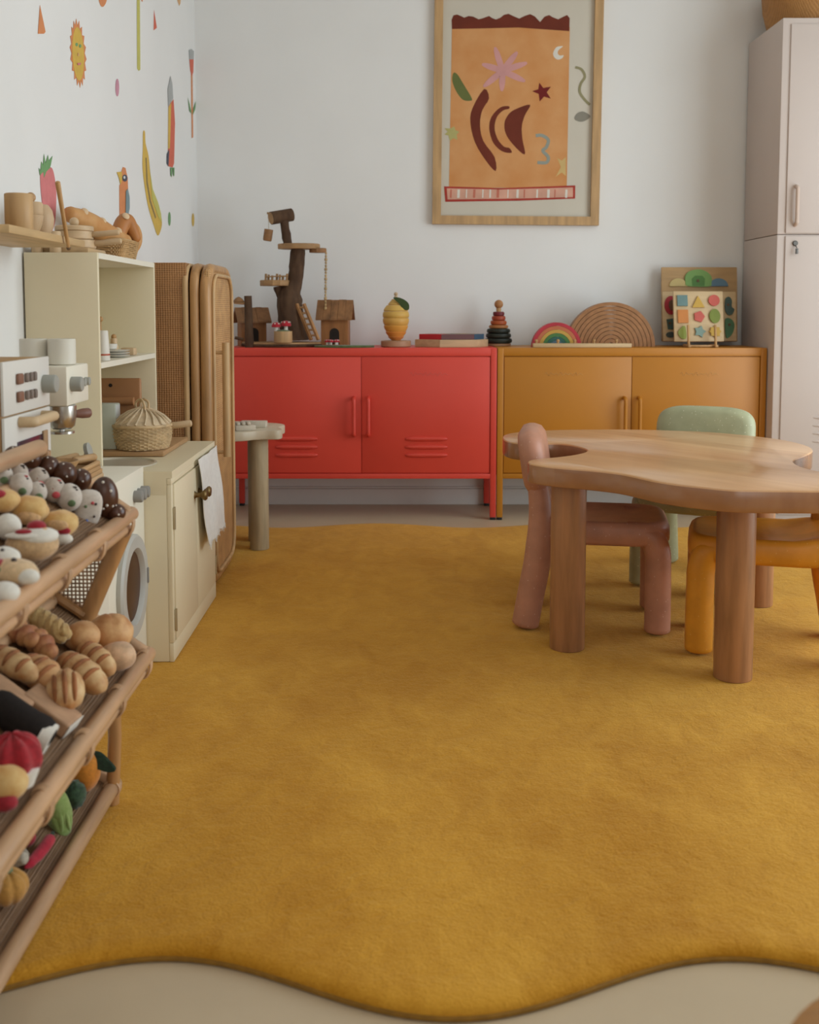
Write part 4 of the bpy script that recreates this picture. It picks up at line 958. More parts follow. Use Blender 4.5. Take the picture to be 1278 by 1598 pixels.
# ------------------------------------------------------------------ toys on the red cabinet
CT = .7712
def treehouse():
    YY = 4.80
    def T(zx, zy, Y=YY): return onY(340 + zx / 3.759, 300 + zy / 3.759, Y)
    k = .000779
    bark = mat('bark', (.055, .026, .012), .85, .3, 40, (1, 1, .3), bump=.6, bscale=60, col2=(.11, .058, .028))
    cut = wood('cut_wood', (.42, .24, .105), 'x', .6, .14)
    cutd = wood('cut_wood_dark', (.30, .145, .055), 'x', .6, .16)
    # log slab
    zb = CT
    sl = []
    for i in range(40):
        a = 2 * PI * i / 40; r = 1 + .06 * math.sin(3 * a + 1) + .04 * math.sin(7 * a)
        sl.append((T(375, 880).x + .185 * r * math.cos(a), YY + .01 + .10 * r * math.sin(a)))
    t = thing('log_slab', 'flat irregular wooden log slab under toy tree on red cabinet', 'wood slab', (T(375, 880).x, YY, zb))
    part('face', MB().slab(sl, zb, zb + .022, .003), cut, t)
    part('bark_edge', MB().tube([(x, y, zb + .008) for x, y in sl], .0062, 6, closed=True), bark, t)
    zs = zb + .0225
    t = thing('toy_tree', 'toy tree house made of a bare trunk with round platforms', 'toy tree', (T(440, 870).x, YY, zs))
    def fl(pts, R, n=12):
        P = catmull([T(*p) for p in pts], 4, False); m = len(P)
        rr = [R[min(int(i / 4), len(R) - 1)] * (1 - (i % 4) / 4) + R[min(int(i / 4) + 1, len(R) - 1)] * ((i % 4) / 4) for i in range(m)]
        mb = MB().tube(P, [q * k for q in rr], n)
        for i, p in enumerate(mb.v): p += Vector((noise.noise(p * 40), noise.noise(p * 40 + Vector((5, 0, 0))), 0)) * .006
        return mb
    trunk = fl([(452, 868), (448, 820), (430, 740), (420, 640), (425, 590), (448, 530), (462, 440), (470, 335)], [88, 80, 76, 74, 66, 44, 45, 42])
    zmin = min(p.z for p in trunk.v)
    for p in trunk.v:
        if p.z < zs + .001: p.z = zs
    part('trunk', trunk, bark, t)
    part('stub', fl([(395, 640), (365, 580), (358, 552)], [30, 34, 32]), bark, t)
    part('upper_branch', fl([(408, 305), (395, 220), (382, 130)], [26, 25, 26]), bark, t)
    c = T(392, 140)
    cl = MB().tube([c + Vector((-.058, -.03, -.012)), c + Vector((.03, .02, .008))], .029, 16)
    part('cross_log', cl, bark, t)
    part('log_end', MB().tube([c + Vector((-.0595, -.031, -.0124)), c + Vector((-.058, -.030, -.012))], .026, 16), cut, t)
    part('peg', MB().tube([T(330, 130), T(288, 122)], .005, 8), cut, t)
    part('rope', MB().tube([T(297, 122), T(298, 215)], .0012, 5), mat('string', (.45, .36, .24), .8, .1), t)
    bc = T(294, 252)
    part('bucket', MB().lathe([(.017, -.026), (.020, -.02), (.020, .026), (.017, .026), (.016, -.018), (.002, -.02)], 16).xf(TR(bc) @ RY(.15)), cutd, t)
    def plat(x0, x1, y0, y1, dep, nm, m=cut, Y=YY):
        a, b = T(x0, y1, Y), T(x1, y0, Y); cx = (a.x + b.x) / 2; rx = (b.x - a.x) / 2
        o = [(cx + rx * math.cos(2 * PI * i / 26) * (1 + .05 * math.sin(i * 2)), Y + dep * math.sin(2 * PI * i / 26) * (1 + .05 * math.cos(i * 3))) for i in range(26)]
        return part(nm, MB().slab(o, min(a.z, b.z), max(a.z, b.z), .003), m, t)
    plat(356, 596, 303, 334, .07, 'platform')
    plat(538, 636, 328, 355, .03, 'small_platform', cutd)
    p2 = plat(250, 436, 516, 550, .06, 'platform')
    for i, x in enumerate((280, 296, 318, 345, 362, 380, 404)):
        part('fence_post', MB().tube([T(x, 520, YY - .035 + .008 * (i % 2)), T(x + 2, 478 + (i % 3) * 5, YY - .035 + .008 * (i % 2))], .0052, 7), cut, p2)
    part('fence_rail', MB().tube([T(276, 496, YY - .042), T(330, 494, YY - .042)], .003, 6).tube([T(330, 494, YY - .042), T(410, 492, YY - .042)], .003, 6), cut, p2)
    P = [T(634, 345 + i * 36) for i in range(10)]
    part('bead_rope', MB().tube(P, .0013, 5), mat('string', (.45, .36, .24)), t)
    for i in range(18):
        part('bead', MB().tube([T(634 - i * .2, 352 + i * 19), T(634 - i * .2, 362 + i * 19)], .0048 + .002 * (i % 3 == 2), 8, rnd=.5), wood('bead_wood', (.52, .35, .16)), t)
    # ladder
    t = thing('toy_ladder', 'small wooden ladder leaning against toy tree trunk', 'ladder', (T(560, 865).x, 4.74, zs))
    for dy, dx in ((0, 0), (.012, 42)):
        a, b = T(462 + dx, 655, 4.755 - dy), T(548 + dx, 866, 4.725 - dy); b.z = max(b.z, zs + .002)
        part('rail', MB().tube([a, b], .0085, 4), wood('ladder_wood', (.40, .20, .075), 'z'), t)
    for i in range(6):
        f = .1 + i * .155
        a = T(462, 655, 4.755).lerp(T(548, 866, 4.725), f); b = T(504, 655, 4.743).lerp(T(590, 866, 4.713), f)
        part('rung', MB().tube([a, b], .0045, 6), cut, t)
    # houses
    def house(x0, x1, yr, ye, yb, Y, dx, lab, rz, base):
        A = T(x0, yb, Y); B = T(x1, yb, Y); cx = (A.x + B.x) / 2; w_ = (B.x - A.x) / 2
        ze = T(x0, ye, Y).z - base; zr = T(x0, yr, Y).z - base; d = .045
        o = thing('toy_house', lab, 'toy house', (cx, Y, base), rz)
        hw = wood('house_wood', (.33, .135, .042), 'z', .55, .14); rw = wood('roof_wood', (.28, .13, .05), 'z', .6, .22, scale=30)
        wi = w_ * .74
        part('walls', MB().prism([(-wi, -d, 0), (wi, -d, 0), (wi, -d, ze + .004), (-wi, -d, ze + .004)], (0, 2 * d, 0)), hw, o, local=True, smooth=False)
        pts = [(-.022, .012), (.022, .012), (.022, .062)] + [(.022 * math.cos(q), .062 + .022 * math.sin(q)) for q in (.4, .8, 1.2, PI / 2, 1.95, 2.35, 2.75)] + [(-.022, .062)]
        part('doorway', MB().prism([(x, -d - .0008, z + .001) for x, z in pts], (0, .0006, 0)), mat('dark_hole', (.02, .012, .008)), o, local=True, smooth=False)
        for s_ in (-1, 1):
            # roof slopes front and back; planks side by side
            for j in range(5):
                xa = -w_ + j * 2 * w_ / 5; xb = xa + 2 * w_ / 5 - .0008; up = .0015 * (j % 2)
                part('roof_plank', MB().prism([(xa, s_ * (d + .022), ze - .012 + up), (xb, s_ * (d + .022), ze - .012 + up), (xb, 0, zr + up), (xa, 0, zr + up)], (0, 0, .008)), rw, o, local=True, smooth=False)
            part('gable', MB().prism([(s_ * wi, -d, ze), (s_ * wi, d, ze), (s_ * wi, 0, zr - .004)], (-s_ * .008, 0, 0)), hw, o, local=True, smooth=False)
    house(585, 797, 642, 735, 868, 4.83, 0, 'wooden toy house with arched doorway right of toy tree', math.radians(-4), CT)
    house(100, 300, 686, 752, 868, 4.90, 0, 'wooden toy house partly hidden behind dark post', math.radians(20), CT)
    # post with bell lantern
    t = thing('toy_post', 'dark bark post with hanging roofed lantern at cabinet end', 'toy post', (T(182, 875, 4.75).x, 4.735, CT))
    a, b = T(185, 875, 4.735), T(176, 608, 4.735); a.z = CT
    part('post', MB().tube([a, a.lerp(b, .5), b], [.0205, .018, .017], 10), bark, t)
    part('arm', MB().tube([T(160, 650, 4.735), T(95, 645, 4.735)], .008, 8), cut, t)
    part('lantern_roof', MB().lathe([(.026, 0), (.016, .014), (.003, .022)], 14, T(122, 642, 4.735)), cutd, t)
    part('twig_foot', MB().tube([T(150, 868, 4.735) + Vector((0, -.004, .003)), T(100, 858, 4.73) + Vector((0, 0, .004))], .007, 8), bark, t)
    # pot with mushrooms
    redf = mat('felt_red', (.42, .010, .022), .85, .15, 40, sheen=.3)
    whf = mat('felt_white', (.70, .66, .58), .85, .06, 40, sheen=.3)
    gnf = mat('felt_green', (.10, .14, .045), .9, .2, 40, sheen=.3)
    def mush(t, c, r):
        m = part('mushroom_cap', MB().lathe([(r * .95, 0), (r, r * .25), (r * .8, r * .75), (r * .4, r * 1.0), (.0005, r * 1.05)], 18, c), redf, t)
        part('mushroom_stem', MB().lathe([(r * .4, -r * .9), (r * .35, 0)], 12, c), whf, m)
        for i in range(6):
            a = i * 1.05 + .3; p = Vector(c) + Vector((r * .75 * math.cos(a), r * .75 * math.sin(a), r * .72))
            part('spot', MB().ball(p, r * .16, 8, 6), whf, m)
    pc = Vector((T(383, 870, 4.71).x, 4.71, zs))
    t = thing('mushroom_pot', 'light wooden pot with two red felt mushrooms before toy tree', 'toy pot', tuple(pc))
    ph = T(383, 815, 4.71).z - zs
    part('pot', MB().lathe([(.039, 0), (.041, .003), (.041, ph), (.036, ph), (.034, ph - .006), (.002, ph - .008)], 28, pc), wood('pot_wood', (.52, .33, .16), 'z', .55, .1), t)
    part('moss', MB().lathe([(.036, ph - .004), (.028, ph + .004), (.001, ph + .007)], 20, pc), gnf, t)
    mush(t, pc + Vector((-.030, -.006, ph + .018)), .021); mush(t, pc + Vector((.012, .004, ph + .022)), .024)
    mc = Vector((T(742, 895, 4.715).x, 4.715, CT))
    t = thing('moss_mat', 'green felt moss patch with small red mushrooms on red cabinet', 'toy mat', tuple(mc))
    part('felt', MB().slab([(mc.x + .13 * math.cos(2 * PI * i / 30) * (1 + .06 * math.sin(i)), mc.y + .04 * math.sin(2 * PI * i / 30)) for i in range(30)], CT, CT + .010, .003), gnf, t)
    for zx, dy in ((640, -.02), (664, -.034), (692, -.03), (650, 0), (700, -.01)):
        mush(t, Vector((T(zx, 880, 4.715 + dy * .6).x, 4.715 + dy * .6, CT + .024)), .012)
treehouse()

def lemon():
    def T(zx, zy, Y=4.80): return onY(580 + zx / 4.915, 430 + zy / 4.915, Y)
    c = Vector((T(186, 540).x, 4.80, CT)); k = .000596
    t = thing('lemon_stacker', 'wooden lemon stacking toy with green leaf on red cabinet', 'stacking toy', tuple(c))
    part('base', MB().lathe([(.064, 0), (.068, .003), (.068, .026), (.064, .029), (.002, .029)], 36, c), wood('stack_base', (.42, .23, .125), 'x', .5, .08), t)
    cols = [(.66, .225, .05), (.70, .27, .05), (.70, .335, .06), (.68, .38, .085), (.66, .40, .09), (.68, .42, .10), (.64, .39, .10)]
    zt = [(488, 30), (480, 34), (448, 66), (410, 86), (365, 99), (315, 102), (268, 92), (222, 66), (185, 32)]
    zt = [(488, 38, 62), (458, 62, 80), (420, 80, 94), (372, 95, 101), (318, 101, 98), (268, 96, 76), (222, 62, 34)]
    zn = [458, 420, 372, 318, 268, 222, 176]
    for i, ((y0, r0, r1), y1) in enumerate(zip(zt, zn)):
        z0 = .030 + (488 - y0) * k; z1 = .030 + (488 - y1) * k - .0006; rm = (r0 + r1) / 2 * k; h = z1 - z0
        part('ring', MB().lathe([(r0 * k * .93, z0), (r0 * k * .985, z0 + h * .15), (rm * 1.015, z0 + h * .5), (r1 * k * .985, z0 + h * .85), (r1 * k * .93, z1)], 36, c), mat('lemon_%d' % i, cols[i], .5, .04), t)
    top = .030 + (488 - 176) * k
    part('knob', MB().lathe([(.008, 0), (.009, .008), (.006, .016), (.010, .022), (.006, .03), (.001, .031)], 14, c + Vector((0, 0, top))), beech, t)
    a = T(175, 172); 
    lp = [(165, 172), (205, 168), (250, 185), (283, 215), (287, 255), (265, 266), (235, 250), (210, 215)]
    P = catmull([T(*p, 4.765) for p in lp], 4)
    part('leaf', MB().prism(P, (0, -.006, 0)), mat('leaf_green', (.045, .075, .018), .7, .1), t)
    # hexagonal block tray
    c = Vector((T(615, 548).x, 4.82, CT))
    t = thing('hexagon_block_tray', 'hexagonal wooden tray with red, plum and blue blocks', 'puzzle', tuple(c))
    def hexa(r, ph=.18): return [(c.x + r * math.cos(ph + i * PI / 3), c.y + r * math.sin(ph + i * PI / 3) * .62) for i in range(6)]
    part('tray', MB().slab(hexa(.170), CT, CT + .034, .002), wood('tray_pale', (.56, .38, .21), 'x', .5, .1), t, smooth=False)
    h = hexa(.152); cols = {3: (.50, .015, .025), 4: (.145, .06, .062), 5: (.045, .085, .135), 0: (.45, .30, .06), 1: (.10, .17, .07), 2: (.45, .12, .04)}
    for i in range(6):
        a, b = Vector(h[i]), Vector(h[(i + 1) % 6]); m_ = Vector((c.x, c.y))
        tri = [m_.lerp(a, .02), a, b]; cc = (m_ + a + b) / 3
        part('block', MB().slab([tuple(cc + (Vector(p) - cc) * .985) for p in (m_, a, b)], CT + .0342, CT + .058, .0015), mat('block_%d' % i, cols[i], .5, .06), t, smooth=False)
    # ring stacker
    c = Vector((T(972, 540, 4.93).x, 4.93, CT))
    t = thing('ring_stacker', 'wooden ring stacking tower in black, orange and red', 'stacking toy', tuple(c))
    part('base', MB().lathe([(.056, 0), (.058, .002), (.058, .010), (.055, .012)], 32, c), wood('stack_base', (.42, .23, .125)), t)
    blk, o1, o2, r1, mar = (.018, .022, .014), (.42, .16, .045), (.45, .09, .02), (.40, .06, .022), (.16, .012, .018)
    rows = [(523, 500, 107, blk), (488, 460, 100, blk), (456, 418, 93, blk), (415, 384, 76, o1), (383, 348, 64, o2), (347, 310, 54, r1), (309, 274, 45, mar)]
    z = .0125
    for i, (y1, y0, r, cl) in enumerate(rows):
        r *= k; h = (.0235, .0225, .0215, .0165, .0205, .0205, .0195)[i]
        part('ring', MB().lathe([(r * .8, z), (r * .95, z + h * .12), (r, z + h * .5), (r * .95, z + h * .88), (r * .8, z + h)], 32, c), mat('stack_%d' % i, cl, .5, .08), t)
        z += h + .0003
    part('neck', MB().lathe([(.011, 0), (.012, .012), (.009, .02)], 16, c + Vector((0, 0, z))), oakw, t)
    part('ball', MB().ball(c + Vector((0, 0, z + .034)), .0205, 20, 14), wood('ball_wood', (.48, .22, .08)), t)
lemon()

def rainbows():
    def T(zx, zy, Y=4.80): return onY(820 + zx / 3.55, 400 + zy / 3.55, Y)
    def arch(t, c, r1, r0, d, m, n=28):
        vs = []; fs = []
        for i in range(n + 1):
            a = PI * i / n
            for r, y in ((r0, -d), (r1, -d), (r1, d), (r0, d)): vs.append((c.x + r * math.cos(a), c.y + y, c.z + r * math.sin(a)))
        for i in range(n):
            for j in range(4): fs.append((i * 4 + j, i * 4 + (j + 1) % 4, (i + 1) * 4 + (j + 1) % 4, (i + 1) * 4 + j))
        fs += [(3, 2, 1, 0), tuple(n * 4 + j for j in range(4))]
        part('arch', MB().add(vs, fs), m, t, angle=50)
    c = Vector((T(168, 500, 4.78).x, 4.775, CT + .0003)); R = T(292, 400, 4.775).x - c.x
    Rz = T(168, 362, 4.775).z - CT
    R = (R + Rz) / 2 + .004
    t = thing('rainbow_stacker', 'small multicoloured wooden rainbow stacker on yellow cabinet', 'rainbow toy', tuple(c))
    for i, cl in enumerate(((.47, .03, .045), (.52, .15, .06), (.56, .32, .06), (.07, .19, .05), (.03, .12, .09), (.10, .17, .21))):
        arch(t, c, R * (1 - i * .145), R * (1 - (i + 1) * .145) + .0008, .022, mat('rainbow_%d' % i, cl, .5, .06))
    c = Vector((T(468, 500, 4.86).x, 4.87, CT + .0003)); R = (T(712, 400, 4.87).x - T(225, 400, 4.87).x) / 2
    t = thing('rainbow_stacker', 'large natural brown wooden rainbow arch stacker on yellow cabinet', 'rainbow toy', tuple(c))
    nw = wood('rainbow_wood', (.36, .165, .062), 'y', .5, .1)
    for i in range(10): arch(t, c, R * (1 - i * .092), R * (1 - (i + 1) * .092) + .0022, .03, nw, 36)
    # peg rail
    a, b = T(40, 500, 4.71), T(585, 500, 4.71)
    t = thing('peg_rail', 'long pale wooden rail with small pegs before the rainbows', 'rail', ((a.x + b.x) / 2, 4.71, CT))
    part('bar', MB().rbox((a.x, 4.695, CT), (b.x, 4.725, CT + .019), .003), wood('rail_pale', (.60, .42, .22), 'x', .5, .08), t)
    for x in (60, 180, 272, 380, 504):
        p = T(x, 465, 4.71); part('peg', MB().lathe([(.006, 0), (.005, .006), (.008, .011), (.006, .017), (.001, .018)], 12, (p.x, 4.71, CT + .019)), oakw, t)
    # puzzles
    ply = wood('puzzle_ply', (.52, .33, .155), 'x', .55, .08); ply2 = wood('puzzle_pale', (.62, .45, .25), 'x', .55, .06)
    def board(nm, lab, x0, x1, y0, y1, Y, tilt, m, th=.010):
        A, B = T(x0, y1, Y), T(x1, y0, Y); z0 = max(A.z, CT + .0005)
        o = thing(nm, lab, 'puzzle', ((A.x + B.x) / 2, Y, z0)); o.rotation_euler = (-tilt, 0, 0)
        w_ = (B.x - A.x) / 2; h = (B.z - z0) / math.cos(tilt)
        part('board', MB().rbox((-w_, 0, 0), (w_, th, h), .004), m, o, local=True)
        def L(x, y): p = T(x, y, Y); return (p.x - (A.x + B.x) / 2, (p.z - z0) / math.cos(tilt))
        return o, L
    def piece(o, L, pts, m, sm=False, d=.008, nm='piece', lay=0):
        P = [Vector((*L(*p), 0)) for p in pts]
        if sm: P = catmull(P, 4)
        part(nm, MB().prism([(p.x, -.0003 - lay, p.y) for p in P], (0, -d, 0)), m, o, local=True, smooth=False)
    def pc(n, c): return mat('piece_' + n, c, .5, .05)
    el = lambda cx, cy, rx, ry, a0=0, a1=2 * PI, n=20: [(cx + rx * math.cos(a0 + (a1 - a0) * i / n), cy - ry * math.sin(a0 + (a1 - a0) * i / n)) for i in range(n + (a1 - a0 < 6))]
    bg, L = board('puzzle_board', 'large wooden cloud puzzle board leaning on back wall', 755, 1186, 58, 472, 4.965, .10, ply)
    piece(bg, L, el(853, 166, 50, 44, 0, PI), pc('cream', (.60, .46, .18)))
    piece(bg, L, el(1078, 166, 52, 44, 0, PI), pc('blue', (.12, .22, .30)))
    piece(bg, L, [(905, 165), (892, 140), (892, 110), (912, 85), (950, 74), (985, 75), (1020, 92), (1038, 118), (1036, 148), (1022, 168)], pc('green', (.20, .38, .10)), True, .011)
    piece(bg, L, [(930, 165), (928, 125), (945, 108), (985, 108), (1000, 125), (996, 165)], pc('leafgreen', (.085, .22, .04)), False, .013)
    piece(bg, L, el(960, 137, 8, 8), pc('brown', (.12, .05, .02)), False, .016)
    md, L = board('puzzle_board', 'middle wooden vegetable puzzle board half hidden by shape sorter', 762, 1178, 195, 470, 4.885, .14, ply2)
    piece(md, L, el(812, 272, 36, 52), pc('crimson', (.36, .02, .03))); piece(md, L, el(816, 272, 18, 30), pc('brown', (.12, .05, .02)), False, .010)
    piece(md, L, [(1115, 240), (1135, 225), (1150, 245), (1148, 280), (1162, 295), (1150, 322), (1128, 325), (1112, 300)], pc('teal', (.055, .10, .085)), True)
    piece(md, L, [(1110, 352), (1140, 348), (1158, 375), (1152, 415), (1132, 445), (1110, 448)], pc('darkgreen', (.06, .16, .07)), True)
    piece(md, L, [(785, 350), (822, 345), (822, 405), (790, 405)], pc('teal', (.055, .10, .085))); piece(md, L, el(805, 435, 26, 16), pc('slate', (.06, .085, .08)))
    for x, y in ((1128, 270), (1130, 380), (800, 372)): piece(md, L, el(x, y, 7, 7, n=10), pc('brown', (.12, .05, .02)), False, .011, 'grip')
    fr, L = board('shape_sorter', 'square wooden shape sorter board with nine coloured shapes on stand', 825, 1108, 192, 472, 4.765, .17, ply2, .014)
    piece(fr, L, [(849, 216), (906, 216), (906, 276), (849, 276)], pc('petrol', (.13, .22, .21)))
    piece(fr, L, [(965, 220), (1000, 284), (931, 284)], pc('ochre', (.56, .34, .05)))
    piece(fr, L, el(1054, 245, 31, 31), pc('coral', (.56, .10, .07)))
    piece(fr, L, [(849, 297), (906, 297), (906, 370), (849, 370)], pc('orange', (.56, .20, .04)))
    piece(fr, L, [(967 + 32 * math.sin(i * 2 * PI / 5 + .3), 335 - 33 * math.cos(i * 2 * PI / 5 + .3)) for i in range(5)], pc('coral', (.56, .10, .07)))
    piece(fr, L, el(1054, 332, 30, 40), pc('moss', (.19, .24, .03)))
    piece(fr, L, [(845, 425), (862, 400), (885, 388), (890, 452), (862, 455)], pc('lime', (.26, .30, .05)), True)
    piece(fr, L, [(967 + (34 if i % 2 == 0 else 21) * math.sin(i * PI / 5 + .3), 418 - (34 if i % 2 == 0 else 21) * math.cos(i * PI / 5 + .3)) for i in range(10)], pc('petrol2', (.20, .29, .24)))
    piece(fr, L, [(1052 + (34 if i % 2 == 0 else 26) * math.sin(i * PI / 8), 418 - (34 if i % 2 == 0 else 26) * math.cos(i * PI / 8)) for i in range(16)], pc('ochre', (.56, .34, .05)))
    a, b = T(905, 500, 4.72), T(1055, 500, 4.72)
    t = thing('display_stand', 'small wooden easel stand holding the shape sorter board', 'stand', ((a.x + b.x) / 2, 4.735, CT))
    for x in (a.x, b.x):
        part('upright', MB().tube([(x, 4.722, CT + .006), (x, 4.738, CT + .098)], .0058, 8, rnd=.5), oakw, t)
        part('foot', MB().rbox((x - .007, 4.705, CT), (x + .007, 4.80, CT + .013), .003), oakw, t)
    part('crossbar', MB().rbox((a.x, 4.727, CT + .002), (b.x, 4.737, CT + .011), .002), oakw, t)
rainbows()

# ------------------------------------------------------------------ rattan food rack
YF, YN = 1.93, .95
T1f, T1b = Vector((-.496, 0, .566)), Vector((-.625, 0, .655))
T2f, T2b = Vector((-.469, 0, .302)), Vector((-.635, 0, .412))
T3f, T3b = Vector((-.537, 0, .052)), Vector((-.640, 0, .115))
def at(p, y): return Vector((p.x, y, p.z))
def rack():
    t = thing('rattan_food_rack', 'three tier rattan display rack filled with toy food', 'rack', (-.56, 1.44, RT))
    rt = wood('rattan_rack', (.56, .34, .19), 'y', .42, .14, coat=.2)
    rtd = wood('rattan_rack_post', (.46, .24, .095), 'z', .42, .14, coat=.2)
    wrap = wood('rattan_wrap', (.56, .35, .20), 'z', .45, .12)
    cane = wood('cane', (.36, .21, .11), 'y', .6, .14); dcane = weave('tray_cane', (.22, .12, .055), (.09, .045, .02), 90)
    for f, b, nm in ((T1f, T1b, 'top'), (T2f, T2b, 'middle'), (T3f, T3b, 'bottom')):
        n = Vector((b.z - f.z, 0, f.x - b.x)).normalized()
        part('front_rail', MB().tube([at(f, YN), at(f, 1.3), at(f, 1.6), at(f, YF)], .0135, 14, rnd=.4), rt, t)
        if nm != 'bottom':
            lo = f + Vector((-.006, 0, -.0235)); part('lower_rail', MB().tube([at(lo, YN), at(lo, 1.5), at(lo, YF - .02)], .0100, 12), rt, t)
        else:
            lo = f + Vector((-.026, 0, .004)); part('inner_rail', MB().tube([at(lo, YN), at(lo, YF - .02)], .0055, 10), rt, t)
        part('back_rail', MB().tube([at(b, YN), at(b, YF - .01)], .011, 12), rt, t)
        for y in (YN, YF - .008): part('side_rail', MB().tube(catmull([at(f, y) + Vector((0, .002, 0)), at(f.lerp(b, .5), y) + Vector((0, .004, 0)), at(b, y)], 5, False), .0115, 12), rt, t)
        fl = MB()
        q0, q1 = f + n * -.008, b + n * -.008
        fl.prism([at(q0, YN), at(q0, YF - .01), at(q1, YF - .01), at(q1, YN)], n * .005)
        part('tray_floor', fl, dcane, t, smooth=False)
        if nm != 'bottom':
            for y in (1.90, 1.715, 1.53, 1.345, 1.16):
                c = f + Vector((-.003, 0, -.010))
                for dy in (-.006, 0, .006):
                    part('binding', MB().tube([(c.x + .0142 * math.cos(a), y + dy, c.z + .0255 * math.sin(a)) for a in [2 * PI * i / 18 for i in range(18)]], .0021, 6, closed=True), wrap, t)
        else:
            for dy in (-.006, 0, .006): part('binding', MB().tube([(f.x + .0150 * math.cos(a), YF - .022 + dy, f.z + .0150 * math.sin(a)) for a in [2 * PI * i / 16 for i in range(16)]], .0022, 6, closed=True), wrap, t)
    top = Vector((-.632, 0, .70))
    part('top_rail', MB().tube([at(top, YN), at(top, 1.5), at(top, 1.84)], .015, 14, rnd=.4), rt, t)
    for y in (YN, YF - .02):
        part('post', MB().tube([at(T1f + Vector((-.006, 0, -.018)), y), (-.578, y, .374)], .0165, 14), rtd, t)
        part('leg', MB().tube([(-.537, y, RT), (-.530, y, .15), (-.532, y, .325)], [.0125, .0125, .0125], 14), rtd, t)
        part('leg', MB().tube([(-.636, y - .03, RT), (-.636, y - .03, .69)], .0105, 12), rtd, t)
    # open cane panels closing the rack's ends between the tiers
    for y in (YN - .005, YF - .03):
        mb = MB(); sp = .0072
        def xr(z): return -.507 - (.54 - z) * (.066 / .165)       # along the slanted post
        def zb(x): return .378 + (-.578 - x) * .67 if x < -.575 else .378 + (x + .575) * (.165 / .066)
        z = .385
        while z < .545:
            xl = max(-.628, -.578 - (z - .378) / .67) if z < .412 else -.628
            if xr(z) - xl > .01: mb.tube([(xl, y, z), (xr(z), y, z)], .0015, 4, caps=False)
            z += sp
        x = -.622
        while x < -.512:
            mb.tube([(x, y, zb(x)), (x, y, .555 + (-.50 - x) * .6)], .0015, 4, caps=False); x += sp
        part('cane_panel', mb, cane, t, kind='stuff')
        part('panel_edge', MB().tube([(-.632, y, .42), (-.632, y, .64)], .007, 8), rtd, t)
        part('panel_edge', MB().tube([(-.632, y, .420), (-.578, y, .383)], .009, 8), rtd, t)
rack()

# ------------------------------------------------------------------ toy food
def tray(f, b):
    n = Vector((b.z - f.z, 0, f.x - b.x)).normalized(); return f, n
TR1, TR2, TR3 = tray(T1f, T1b), tray(T2f, T2b), tray(T3f, T3b)
def put(x, y, tr, h):
    f, n = tr; return onP(x, y, f + n * (h - .003), n)
FELT = {}
def felt(n, c, var=.1, **k): return mat('food_' + n, c, k.pop('rough', .85), var, k.pop('scale', 35) * 4.5, sheen=k.pop('sheen', .25), bump=.15, **k)
def food(name, label, cat, px, py, tr, rad, m, M=None, fn=None, extra=(), group=None, n=20, lift=0):
    """main body is a shaped solid resting on the tray; extra = (part name, offset in radii, radii, material)"""
    rad = (rad,) * 3 if not isinstance(rad, tuple) else rad
    big = 1.18 if tr is TR2 else 1.0
    rad = tuple(q * big for q in rad)
    c = put(px, py, tr, min(rad) + lift); M = M or Matrix()
    t = thing(name, label, cat, tuple(c), group=group)
    part('body', MB().ball(c, rad, n, 14, fn, M), m, t, angle=75)
    for nm, off, r, mm in extra:
        o = Vector((off[0] * rad[0], off[1] * rad[1], off[2] * rad[2]))
        part(nm, MB().ball(c + (M @ o), r, 12, 8, None, M), mm, t, angle=75)
    return t, c
def lump(s, a=.08): return lambda d: 1 + a * noise.noise(d * 1.7 + Vector((s, s * 2, 0)))
choc = mat('chocolate', (.075, .026, .012), .32, .2, 25, spec=.5)
icing = felt('icing', (.72, .66, .58), .05, rough=.6)
dots = [('icing_dot', (.62, -.55, .55), .0018, icing), ('icing_dot', (.05, -.45, .89), .0018, icing), ('icing_dot', (.45, -.88, -.05), .0018, icing)]
for i, (x, y, r, lab) in enumerate(((22, 712, .017, 'chocolate truffle nearest the rack top rail end'), (48, 716, .018, 'chocolate truffle second from the left in the back row'), (76, 728, .018, 'chocolate truffle in the middle of the back row'),
                                    (101, 740, .021, 'chocolate truffle fourth in back row of top tray'), (126, 748, .019, 'chocolate truffle just left of the tall chocolate egg'))):
    food('chocolate_truffle', lab, 'chocolate', x, y, TR1, (r, r, r * 1.05), choc, fn=lump(i, .05), extra=dots, group='chocolates in the top tray')
food('chocolate_egg', 'tall dotted chocolate egg at far end of top tray', 'chocolate', 162, 778, TR1, (.025, .025, .041), choc, M=RX(.25) @ RY(.1), extra=[(a, tuple(q * 1.0 for q in b), .0026, d) for a, b, c_, d in dots] + [('icing_dot', (.2, -.9, -.2), .0026, icing), ('icing_dot', (.75, -.55, -.15), .0026, icing)], group='chocolates in the top tray')
food('chocolate_truffle', 'low chocolate truffle tucked against the far rack corner', 'chocolate', 182, 800, TR1, .016, choc, extra=dots, group='chocolates in the top tray')
nou = felt('nougat', (.50, .42, .35), .08, rough=.7, speck=((.25, .05, .04), 90, .10))
nou2 = felt('nougat_pale', (.58, .51, .44), .06, rough=.7)
pinkd, greend, blackd = felt('fleck_pink', (.55, .08, .09)), felt('fleck_green', (.12, .18, .08)), felt('fleck_dark', (.06, .04, .035))
